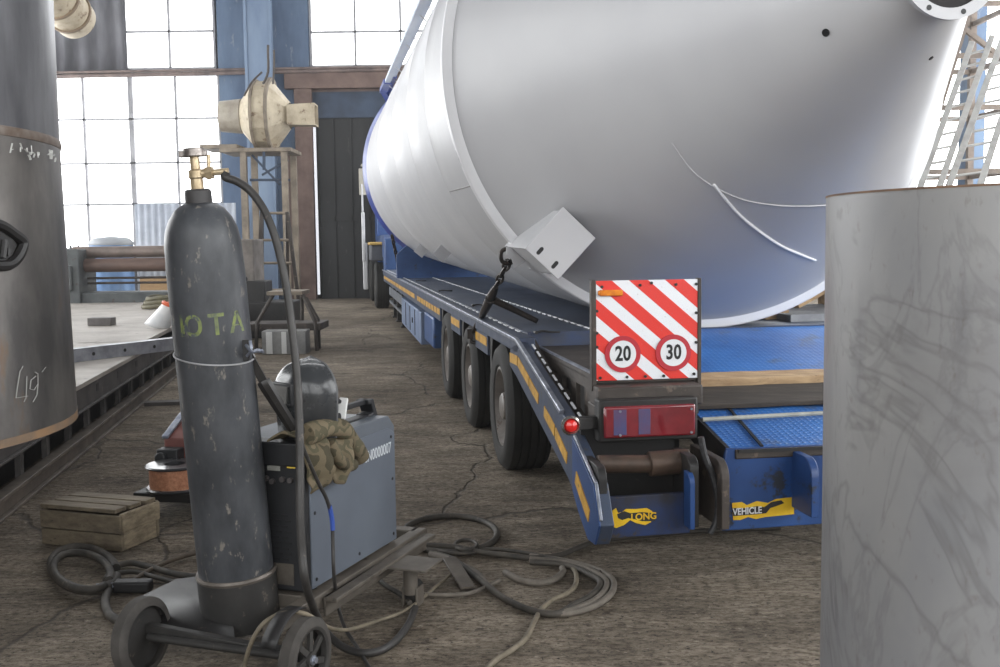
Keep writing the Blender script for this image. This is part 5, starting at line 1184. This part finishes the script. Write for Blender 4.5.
b.lathe([(.05, .15), (.055, .15), (.055, .245), (.05, .245)], (.19, .10, 0), (0, 0, 1), 30, close=True); spo = build(b, 'spool', mat('black_spool_plastic', (56, 56, 58), (40, 40, 42), 8, .3, coat=.3), froot, smooth=30, label='black plastic spool')
b = MB(FM); b.lathe([(.055, .15), (.122, .15), (.122, .245), (.055, .245)], (.19, .10, 0), (0, 0, 1), 40, close=True); build(b, 'wire_winding', cop, spo, label='copper wire winding')
b = MB(FM); b.box((.03, .22, .14), (.14, .30, .30)); b.cyl((.06, .22, .26), (.06, .19, .26), .028, n=16); b.cyl((.11, .22, .20), (.11, .195, .20), .018, n=16); build(b, 'drive_unit', mblack, froot, bevel=.006)
for x, y_ in ((.0, .10), (.0, .58), (.40, .10), (.40, .58)):
    b = MB(FM); b.lathe([(0, 0), (.055, 0), (.065, .008), (.065, .032), (.055, .04), (0, .04)], (x, y_, .065), (1, 0, 0), 28); b.cyl((x + .02, y_, .065), (x + (.06 if x < .2 else -.02), y_, .065), .01, n=8); b.box((x + .01, y_ - .02, .06), (x + .03, y_ + .02, .12)); build(b, 'wheel', rubber, froot)
b = MB(FM); b.box((.02, .0, .09), (.40, .14, .132)); build(b, 'front_tray', dark, froot, bevel=.003)
# ------------------------------------------------------------------ welding slab, rail
slabt = mat('worn_slab_top', (178, 172, 164), (150, 143, 136), 1.6, .55, c3=(112, 104, 98), s3=9, t3=.6, metal=.2)
slabs = mat('slab_side_steel', (84, 80, 78), (60, 57, 56), 4, .6, c3=(110, 102, 94), s3=14, t3=.62)
sr = thing('welding_slab', 'long low steel welding slab with a pitted bright top along the left side', 'welding table', TR @ Vector((-2.9, 5, 0)), R(8.8))
ZS = .45; US = -1.60
b = T(); b.box((-4.6, 4.2, ZS - .03), (US, 10.3, ZS)); build(b, 'slab_top', slabt, sr, bevel=.003)
b = T(); b.box((-5.2, 9.2, ZS + .035), (US - .0, 20.0, ZS + .07)); b.prism([(-5.2, 7.0), (-3.0, 7.6), (-1.60, 9.25), (-5.2, 9.25)], 2, ZS + .035, ZS + .07); build(b, 'slab_top', slabt, sr, bevel=.003, label='farther slab top, one step higher')
b = T(); b.box((US - .04, 4.2, ZS - .17), (US - .02, 20, ZS - .03)); b.box((US - .08, 4.2, ZS - .185), (US + .0, 20, ZS - .17)); build(b, 'side_beam', slabs, sr, bevel=.003)
b = T()
for i in range(12): b.box((US - .0215, 4.6 + i * .72, ZS - .115), (US - .0185, 4.68 + i * .72, ZS - .065))
build(b, 'slot', blackp, sr, smooth=0)
b = T(); 
for i in range(30):
    v = 4.3 + i * .52; b.box((US - .10, v, 0), (US - .07, v + .06, ZS - .18)); b.box((US - .14, v - .03, ZS - .19), (US - .03, v + .09, ZS - .18))
build(b, 'support_rib', slabs, sr)
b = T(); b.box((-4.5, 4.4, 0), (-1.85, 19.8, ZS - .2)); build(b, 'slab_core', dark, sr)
# angle bar with holes lying on the slab
a, c_ = on(60, 355, ZS + .07), on(182, 341, ZS + .07)
a.z = c_.z = 0
al = mat('bright_ground_angle', (168, 170, 178), (132, 134, 142), 8, .4, metal=.4)
d = (c_ - a).normalized(); AM = Matrix((d, Vector((-d.y, d.x, 0)), Vector((0, 0, 1)))).transposed().to_4x4(); AM.translation = a
Ln = (c_ - a).length + .3
aroot = thing('angle_bar', 'bright steel angle bar with a row of holes lying across the welding slab', 'angle bar', AM @ Vector((Ln / 2, 0, ZS)), math.atan2(d.y, d.x))
b = MB(AM); b.box((-1.2, 0, ZS + .001), (Ln, .010, ZS + .10)); b.box((-1.2, 0, ZS + .092), (Ln, .10, ZS + .102)); build(b, 'angle_profile', al, aroot, bevel=.002)
b = MB(AM)
for i in range(9): b.cyl((-.6 + i * .30, -.0015, ZS + .05), (-.6 + i * .30, .004, ZS + .05), .014, n=12)
build(b, 'bolt_hole', blackp, aroot, smooth=0)
# steel block, face shield, cable coil
q = on(101, 325.5, ZS + .07)
b = MB(); b.box((q.x - .12, q.y - .05, ZS + .071), (q.x + .12, q.y + .10, ZS + .15)); single(b, 'steel_block', mat('grey_block_steel', (112, 108, 106), (90, 86, 84), 7, .55), 'small grey steel block on the welding slab behind the angle bar', 'steel block', bevel=.006)
q = on(154, 328, ZS + .07); zz = ZS + .07
froot = thing('face_shield', 'clear face shield with an orange headband lying on the welding slab', 'face shield', (q.x, q.y, zz))
FS = Matrix.Translation((q.x + .03, q.y, zz + .004)) @ Matrix.Rotation(R(18), 4, 'Y')
b = MB(FS)
def fs(u, v): th = R(150 + 150 * u + 45); rr_ = .125 - .035 * v; return (math.cos(th) * rr_ - .00 + .09 * v, math.sin(th) * rr_, .01 + .25 * v)
b.grid(fs, 20, 8); build(b, 'visor', mat('hazy_clear_visor', (214, 214, 212), (196, 198, 200), 8, .3), froot, solid=.003, label='hazy clear visor')
b = MB(FS); b.tube([fs(i / 14, 1.0) for i in range(15)], .02, 8, step=2); b.grid(lambda u, v: (math.cos(R(195 + 150 * u)) * (.10 - .05 * v) + .09 + .06 * v, math.sin(R(195 + 150 * u)) * (.10 - .05 * v), .26 + .04 * v), 14, 4); build(b, 'brow_guard', mat('orange_plastic', (206, 92, 50), (188, 76, 40), 8, .4), froot, solid=.003, label='orange brow guard')
b = MB(FS); b.tube([(.10, -.09, .25), (.22, -.08, .18), (.27, 0, .15), (.22, .08, .18), (.10, .09, .25)], .012, 8); build(b, 'head_strap', mat('grey_strap', (84, 88, 98), rough=.6), froot)
q = on(150, 309, ZS + .07)
for k in range(3):
    b = MB(); b.tube([Vector((q.x + .25 + (.36 - .03 * k) * math.cos(t), q.y + .1 + (.26 - .02 * k) * math.sin(t), zz + .035 + .05 * k + .012 * math.sin(3 * t))) for t in [R(i * 15) for i in range(25)]], .03, 8, step=2)
    single(b, 'cable_coil', mat('olive_cable_coil', (104, 98, 74), (72, 68, 54), 9, .7), '%s turn of the olive cable coil lying on the welding slab' % ('bottom', 'middle', 'top')[k], 'cable coil', 'olive cable coil')
# flat bars on the far slab
b = MB(); q = on(80, 303, zz); b.box((q.x - .2, q.y, zz + .001), (q.x + 1.3, q.y + .25, zz + .03)); single(b, 'flat_bar', slabs, 'flat dark bar lying on the slab near the roll stand', 'steel bar', bevel=.004)
b = MB(); q = on(110, 302, zz); b.box((q.x, q.y, zz + .001), (q.x + .45, q.y + .3, zz + .10)); single(b, 'scrap_block', mat('brown_scrap', (122, 100, 86), (92, 76, 66), 6, .7), 'brown scrap piece on the far part of the slab', 'steel scrap', bevel=.01)
# rail along the floor
b = T(); b.box((-1.68, 2.5, .0), (-1.60, 16, .016)); b.box((-1.655, 2.5, .016), (-1.625, 16, .085)); b.box((-1.675, 2.5, .085), (-1.605, 16, .11)); single(b, 'floor_rail', mat('dusty_rail_steel', (112, 102, 92), (82, 75, 68), 4, .6), 'long dusty steel rail on the floor along the welding slab', 'rail', bevel=.004)
b = T(); b.box((-1.58, 9.0, 0), (-.7, 9.12, .03)); single(b, 'floor_bar', slabs, 'flat bar lying across the floor from the rail', 'steel bar')

# ------------------------------------------------------------------ bending rolls at the far end of the slab
YR = 15.5
brn = mat('brown_roll_steel', (128, 104, 92), (92, 76, 70), 3, .45, metal=.3, stretch=(.3, 1, 1))
mach = mat('machine_frame_paint', (92, 96, 96), (66, 70, 72), 3, .6, c3=(70, 56, 50), s3=8, t3=.6)
L0, R0_ = at(78, 275, YR), at(246, 272, YR)
rt = thing('bending_rolls', 'plate bending machine with two long brown rolls behind the welding slab', 'rolling machine', ((L0.x + R0_.x) / 2, YR, 0))
z1_, z2_ = at(120, 252, YR).z, at(120, 265, YR).z
b = MB(); b.cyl((L0.x - .1, YR + .12, z1_), (R0_.x + .1, YR + .12, z1_), .085, n=28); build(b, 'roll', mat('grey_brown_roll', (142, 128, 120), (108, 98, 92), 3, .45, metal=.3), rt)
b = MB(); b.cyl((L0.x - .1, YR, z2_), (R0_.x + .1, YR, z2_), .10, n=28); build(b, 'roll', brn, rt)
b = MB(); b.box((L0.x - .35, YR - .25, 0), (L0.x + .12, YR + .4, z1_ + .05)); b.box((L0.x - .2, YR - .3, .7), (L0.x + .02, YR - .22, z2_)); build(b, 'end_stand', mach, rt, bevel=.02)
b = MB(); b.box((R0_.x - .08, YR - .25, 0), (R0_.x + .18, YR + .4, z1_ + .16)); build(b, 'end_stand', mat('pale_stand_plate', (138, 130, 124), (104, 98, 92), 4, .6), rt, bevel=.02)
b = MB()
for zz_ in (z2_ - .22, z2_ - .38): b.cyl((R0_.x - .02 + .06, YR - .26, zz_), (R0_.x + .04, YR - .20, zz_), .04, n=14)
build(b, 'stand_hole', blackp, rt)
b = MB(); 
for y_ in (278, 283): zz_ = at(120, y_, YR).z; b.cyl((L0.x, YR + .05, zz_), (R0_.x, YR + .05, zz_), .018, n=10)
build(b, 'tie_rod', dirt, rt)
b = MB(); zz_ = at(120, 297, YR).z; b.box((L0.x - .1, YR - .2, 0.05), (R0_.x + .1, YR + .3, zz_ + .08)); build(b, 'base_beam', mach, rt, bevel=.02)

# pale blue drum and gas bottles behind
q0, q1 = at(90, 240, 18), at(132, 240, 18)
dr = thing('blue_drum', 'pale blue steel barrel with a grey lid behind the bending rolls', 'barrel', ((q0.x + q1.x) / 2, 18, 0))
rD = (q1.x - q0.x) / 2; zt = at(110, 244, 18).z; cxD = (q0.x + q1.x) / 2
b = MB(); b.lathe([(0, 0.002), (rD, 0.002), (rD, zt * .33), (rD + .012, zt * .34), (rD, zt * .35), (rD, zt * .66), (rD + .012, zt * .67), (rD, zt * .68), (rD, zt), (0, zt)], (cxD, 18, 0), (0, 0, 1), 40); build(b, 'barrel_body', mat('pale_blue_barrel', (128, 160, 200), (104, 138, 184), 3, .3, metal=.2), dr)
b = MB(); b.lathe([(rD + .012, zt - .02), (rD + .02, zt), (rD + .012, zt + .03), (rD * .8, zt + .10), (0, zt + .13)], (cxD, 18, 0), (0, 0, 1), 40); build(b, 'barrel_lid', mat('grey_barrel_lid', (168, 172, 176), (146, 150, 156), 3, .5), dr)
for k, px in enumerate((71, 76.5)):
    q = at(px, 258, 17.2); b = MB(); b.lathe([(0, 0.002), (.075, 0.002), (.075, 1.12), (.06, 1.2), (.03, 1.26), (.02, 1.27), (.02, 1.36), (0, 1.36)], (q.x, 17.2 + k * .1, 0), (0, 0, 1), 20)
    single(b, 'gas_bottle', mat('grey_small_bottle', (108, 112, 112), (84, 86, 88), 5, .5), '%s of the two slim grey gas bottles behind the left end of the rolls' % ('left one', 'right one')[k], 'gas bottle', 'slim gas bottles')
b = MB(); q = at(140, 290, 17); q2 = at(168, 280, 17); b.box((q.x, 17, 0.0), (q2.x, 17.5, q2.z + .05)); single(b, 'cardboard_box', mat('cardboard', (190, 158, 118), (168, 138, 104), 3, .85), 'brown cardboard box behind the bending rolls', 'box', bevel=.01)

# ------------------------------------------------------------------ fan unit on its platform, duct
YFN = 22.0
cream = mat('dirty_cream_sheet', (196, 184, 160), (160, 146, 124), 3, .55, c3=(124, 104, 84), s3=6, t3=.6)
steelb = mat('brown_grey_stand', (142, 130, 114), (108, 98, 86), 4, .6)
c = at(265, 116, YFN); s = YFN / FPX * 1.005
fr_ = thing('fan_unit', 'cream sheet-metal fan housing with flared sides on a platform by the blue wall', 'ventilation fan', (c.x, YFN, at(265, 149, YFN).z))
def X(px): return (px - 265) * s
b = MB(Matrix.Translation(c)); 
def octo(r_, x): return [(x, r_ * math.cos(t), r_ * math.sin(t)) for t in [R(22.5 + 45 * i) for i in range(8)]]
def loft(mb, secs):
    Rg = [[mb.v(p) for p in octo(r_, x)] for r_, x in secs]
    for a_, c2 in zip(Rg, Rg[1:]):
        for i in range(8): mb.face([a_[i], a_[(i + 1) % 8], c2[(i + 1) % 8], c2[i]])
    mb.face(Rg[0][::-1]); mb.face(Rg[-1])
b.lathe([(16 * s, X(243)), (33 * s, X(257)), (34 * s, X(273)), (13 * s, X(290))], (0, 0, 0), (1, 0, 0), 14); 
build(b, 'fan_housing', cream, fr_, smooth=15)
b = MB(Matrix.Translation(c)); b.lathe([(33 * s, X(256.5)), (36 * s, X(256.5)), (36 * s, X(259)), (33 * s, X(259))], (0, 0, 0), (1, 0, 0), 14, close=True); b.lathe([(33 * s, X(271)), (37 * s, X(271)), (37 * s, X(274)), (33 * s, X(274))], (0, 0, 0), (1, 0, 0), 14, close=True); build(b, 'housing_flange', steelb, fr_, smooth=15)
b = MB(Matrix.Translation(c)); b.lathe([(0, X(222)), (15 * s, X(222)), (17 * s, X(243)), (0, X(243))], (0, 0, 0), (1, 0, 0), 20); build(b, 'inlet_duct', mat('grey_cream_duct', (176, 168, 154), (140, 132, 120), 3, .5), fr_)
b = MB(Matrix.Translation(c)); b.lathe([(0, X(290)), (13.5 * s, X(290)), (15 * s, X(317)), (13 * s, X(317)), (12 * s, X(300)), (0, X(300))], (0, -.2, -1 * s), (1, 0, 0), 4, ref=(0, 1, 1)); build(b, 'outlet_duct', cream, fr_, smooth=15)
# platform
zp_ = at(265, 150, YFN).z
pr = thing('fan_platform', 'brown steel platform with legs and crossed braces under the fan unit', 'platform', (c.x, YFN, 0))
b = MB(); xl, xr = at(226, 150, YFN).x, at(296, 150, YFN).x
b.box((xl, YFN - .55, zp_ - .08), (xr, YFN + .6, zp_ + .0)); b.box((xl - .4, YFN - .5, zp_ + .0), (at(243, 150, YFN).x, YFN + .5, zp_ + .08)); build(b, 'deck', steelb, pr, bevel=.01)
for px in (250, 290):
    for dy in (-.45, .5):
        x = at(px, 200, YFN).x; b = MB(); b.box((x - .06, YFN + dy - .06, 0), (x + .06, YFN + dy + .06, zp_ - .08)); build(b, 'leg', steelb, pr)
b = MB()
b.bar(at(252, 155, YFN - .4), at(280, 185, YFN - .4), .04); b.bar(at(262, 175, YFN - .4), at(288, 160, YFN - .4), .04); b.bar(at(264, 150, YFN - .5), at(264, 170, YFN - .5), .05); b.bar(at(250, 180, YFN - .4), at(290, 180, YFN - .4), .05)
build(b, 'brace', blue_dark, pr)
b = MB(); b.tube([at(x, y, YFN - .6) for x, y in ((262, 72, ), (252, 82), (244, 96))], .02); b.tube([at(x, y, YFN - .6) for x, y in ((263, 84), (268, 72), (268, 52), (268, 45))], .025); b.tube([at(x, y, YFN - .6) for x, y in ((273, 84), (274, 66), (274, 50))], .02); single(b, 'hanger_rod', dirt, 'thin bent pipes rising from the fan unit along the blue column', 'pipe')
# round duct near the roof
dr_ = thing('roof_duct', 'thick cream round duct elbow high up at the left below the roof', 'duct', at(70, 18, 21))
b = MB(); A_ = at(40, -20, 20); C_ = at(76, 20, 21.5); b.cyl(A_, A_.lerp(C_, .8), .40, n=28); b.cyl(A_.lerp(C_, .8), C_, .42, .40, n=28); build(b, 'duct_pipe', cream, dr_)
b = MB(); 
for t in (.45, .8): p = A_.lerp(C_, t); b.cyl(p - (C_ - A_).normalized() * .03, p + (C_ - A_).normalized() * .03, .435, n=28)
build(b, 'duct_collar', mat('collar_brown_steel', (128, 108, 84), (106, 88, 68), 4, .6), dr_)  # brown collars at the duct seams
b = MB(); b.bar(C_ + Vector((0, 0, .2)), Vector((C_.x, C_.y, ZC)), .05); build(b, 'duct_bracket', dark, dr_)

# ------------------------------------------------------------------ stand with rungs, bench, silver box
YS_ = 16.5
lr = thing('rung_stand', 'narrow upright steel rack with rungs standing behind the bench', 'rack', at(278, 308, YS_) * 1)
lr.location.z = 0; ROOTM[lr.name] = Matrix.Translation((lr.location.x, lr.location.y, 0)); lr.matrix_world = ROOTM[lr.name]
tops_ = [(262, 212), (287, 212)]; bots = [(256, 312), (302, 312)]
def gz(p): p = p.copy(); return p
legs_ = []
for (a_, c2), dy in (((tops_[0], (256, 318)), 0), ((tops_[1], (301, 318)), 0), (tops_[0:1] + [(262, 318)], .7), (tops_[1:2] + [(288, 318)], .7)):
    p = at(*a_, YS_ + (.3 if dy else 0)); q = at(*c2, YS_ + dy); d_ = (q - p); q = p + d_ * ((p.z - 0.0) / (p.z - q.z)); b = MB(); b.bar(p, q, .05); build(b, 'leg', dirt, lr); legs_.append((p, q))
for py in (213, 240, 263, 290):
    b = MB(); (p, q), (p2, q2) = legs_[0], legs_[1]; t = (p.z - at(270, py, YS_).z) / p.z; t = max(0.0, t); b.cyl(p.lerp(q, t), p2.lerp(q2, t), .022, n=10); build(b, 'rung', steelb, lr)
YB = 13.4
bn = thing('steel_bench', 'steel bench with splayed bent legs standing on the floor beyond the cart', 'bench', at(288, 348, YB))
zt_ = at(288, 293, YB).z
b = MB(); b.box((at(270, 293, YB).x, YB - .2, zt_ - .02), (at(305, 293, YB).x, YB + .35, zt_ + .03)); build(b, 'bench_top', steelb, bn, bevel=.005)
def legp(pts, name='leg'):
    P = [at(x, y, YY) for x, y, YY in pts]; P[-1].z = .0; b = MB(); b.tube(P, .025, 8, smooth=False); build(b, name, dirt, bn)
legp([(273, 295, YB - .15), (257, 323, YB - .3), (256, 350, YB - .3)]); legp([(303, 295, YB - .15), (315, 322, YB - .3), (317, 350, YB - .3)]); legp([(302, 297, YB + .3), (302, 322, YB + .3), (303, 340, YB + .3)]); legp([(306, 298, YB + .1), (318, 320, YB), (319, 345, YB)])
b = MB(); b.box((at(247, 325, YB).x, YB - .3, at(280, 329, YB).z), (at(325, 325, YB).x, YB + .3, at(280, 322, YB).z)); build(b, 'foot_board', dirt, bn, bevel=.01)
b = MB(); p = at(272, 350, 12.7); p.z = 0; w_ = at(306, 350, 12.7).x - at(262, 350, 12.7).x; x0 = at(262, 350, 12.7).x
bxr = thing('silver_box', 'silver-grey metal box with dark stripes on the floor in front of the bench', 'metal box', (x0 + w_ / 2, 12.9, 0)); hh = at(280, 331, 12.7).z
b.box((x0, 12.7, 0), (x0 + w_, 13.0, hh)); build(b, 'box_body', mat('silver_box_paint', (150, 150, 148), (120, 120, 120), 5, .4, metal=.3), bxr, bevel=.008)
b = MB()
for f0_, f1_ in ((.10, .24), (.45, .56)): b.box((x0 + w_ * f0_, 12.694, .01), (x0 + w_ * f1_, 12.70, hh - .01))
build(b, 'box_stripe', mat('pale_box_stripe', (214, 214, 212), rough=.4), bxr, smooth=0, label='paler stripes')
b = MB(); q0, q1 = at(247, 325, 15), at(290, 302, 15); b.box((q0.x, 15, 0), (q1.x, 15.8, q1.z)); b.box((q0.x - .3, 15.1, 0), (q0.x + .25, 15.6, q1.z + .3)); single(b, 'dark_crate', dark, 'dark greasy metal crate behind the bench and the rack', 'crate', bevel=.02)

# ------------------------------------------------------------------ ladders leaning by the right wall
alu = mat('aluminium_ladder', (150, 149, 146), (124, 122, 119), 5, .5)
oldl = mat('brown_frame_steel', (116, 102, 90), (84, 73, 65), 4, .6)
def ladder(name, pA0, pA1, pB0, pB1, YL0, YL1, mt, lab, n, group, wdt=.085):
    """two stringers given by picture points (top, bottom) at depths YL1 (top) and YL0 (bottom), carried down to the floor"""
    a1, a0 = at(*pA0, YL1), at(*pA1, YL0); b1, b0 = at(*pB0, YL1), at(*pB1, YL0)
    def down(t, l): d_ = l - t; return t + d_ * (t.z / (t.z - l.z))
    a0, b0 = down(a1, a0), down(b1, b0)
    rt_ = thing(name, lab, 'ladder', (a0 + b0) / 2, 0, group)
    for p, q in ((a1, a0), (b1, b0)):
        m_ = MB(); m_.bar(p, q, .035, wdt, up=(1, 0, .2)); build(m_, 'stringer', mt, rt_, bevel=.003)
    L_ = (a0 - a1).length; k_ = int(L_ / .28)
    for i in range(1, k_):
        t = i / k_; m_ = MB(); m_.cyl(a1.lerp(a0, t), b1.lerp(b0, t), .018, n=8); build(m_, 'rung', mt, rt_)
    for q in (a0, b0):
        m_ = MB(); m_.box((q.x - .04, q.y - .06, 0), (q.x + .04, q.y + .06, .05)); build(m_, 'rubber_foot', rubber, rt_)
    return rt_
ladder('aluminium_ladder', (972, 42), (920, 188), (992, 36), (939, 188), 14.6, 16.2, alu, 'aluminium ladder nearest the silo among the leaning ladders', 10, 'leaning ladders')
ladder('aluminium_ladder', (1003, 38), (948, 188), (1030, 30), (980, 186), 14.7, 16.3, alu, 'wider aluminium ladder farther from the silo, leaning beside the first one', 10, 'leaning ladders', .09)
# steel frame rack the ladders lean on
rk = thing('storage_rack', 'tall brown steel rack by the right wall behind the ladders', 'rack', (7.1, 16.9, 0))
for x, y_ in ((6.35, 16.95), (6.35, 18.6), (8.2, 16.95), (8.2, 18.6)):
    b = MB(); b.box((x - .05, y_ - .05, 0), (x + .05, y_ + .05, 5.4)); build(b, 'post', oldl, rk)
for z in (1.2, 2.3, 3.3, 4.1, 4.9):
    for p_, q_ in (((6.3, 16.92, z), (8.25, 16.98, z + .08)), ((6.3, 18.57, z), (8.25, 18.63, z + .08)), ((6.32, 16.98, z), (6.38, 18.57, z + .08)), ((8.17, 16.98, z), (8.23, 18.57, z + .08))):
        b = MB(); b.box(p_, q_); build(b, 'shelf_beam', oldl, rk)
b = MB(); b.bar((6.35, 16.95, 5.3), (8.2, 16.95, 3.9), .07); b.bar((7.6, 16.9, 5.6), (6.9, 16.9, 3.2), .10); build(b, 'brace', oldl, rk)
q = at(953, 88, 17.6)
b = MB(); b.cyl((6.9, 17.4, 4.19), (6.9, 17.4, 4.55), .10, n=16); single(b, 'white_canister', mat('white_canister', (222, 220, 214), rough=.5), 'white canister standing on the upper shelf of the brown rack', 'canister')
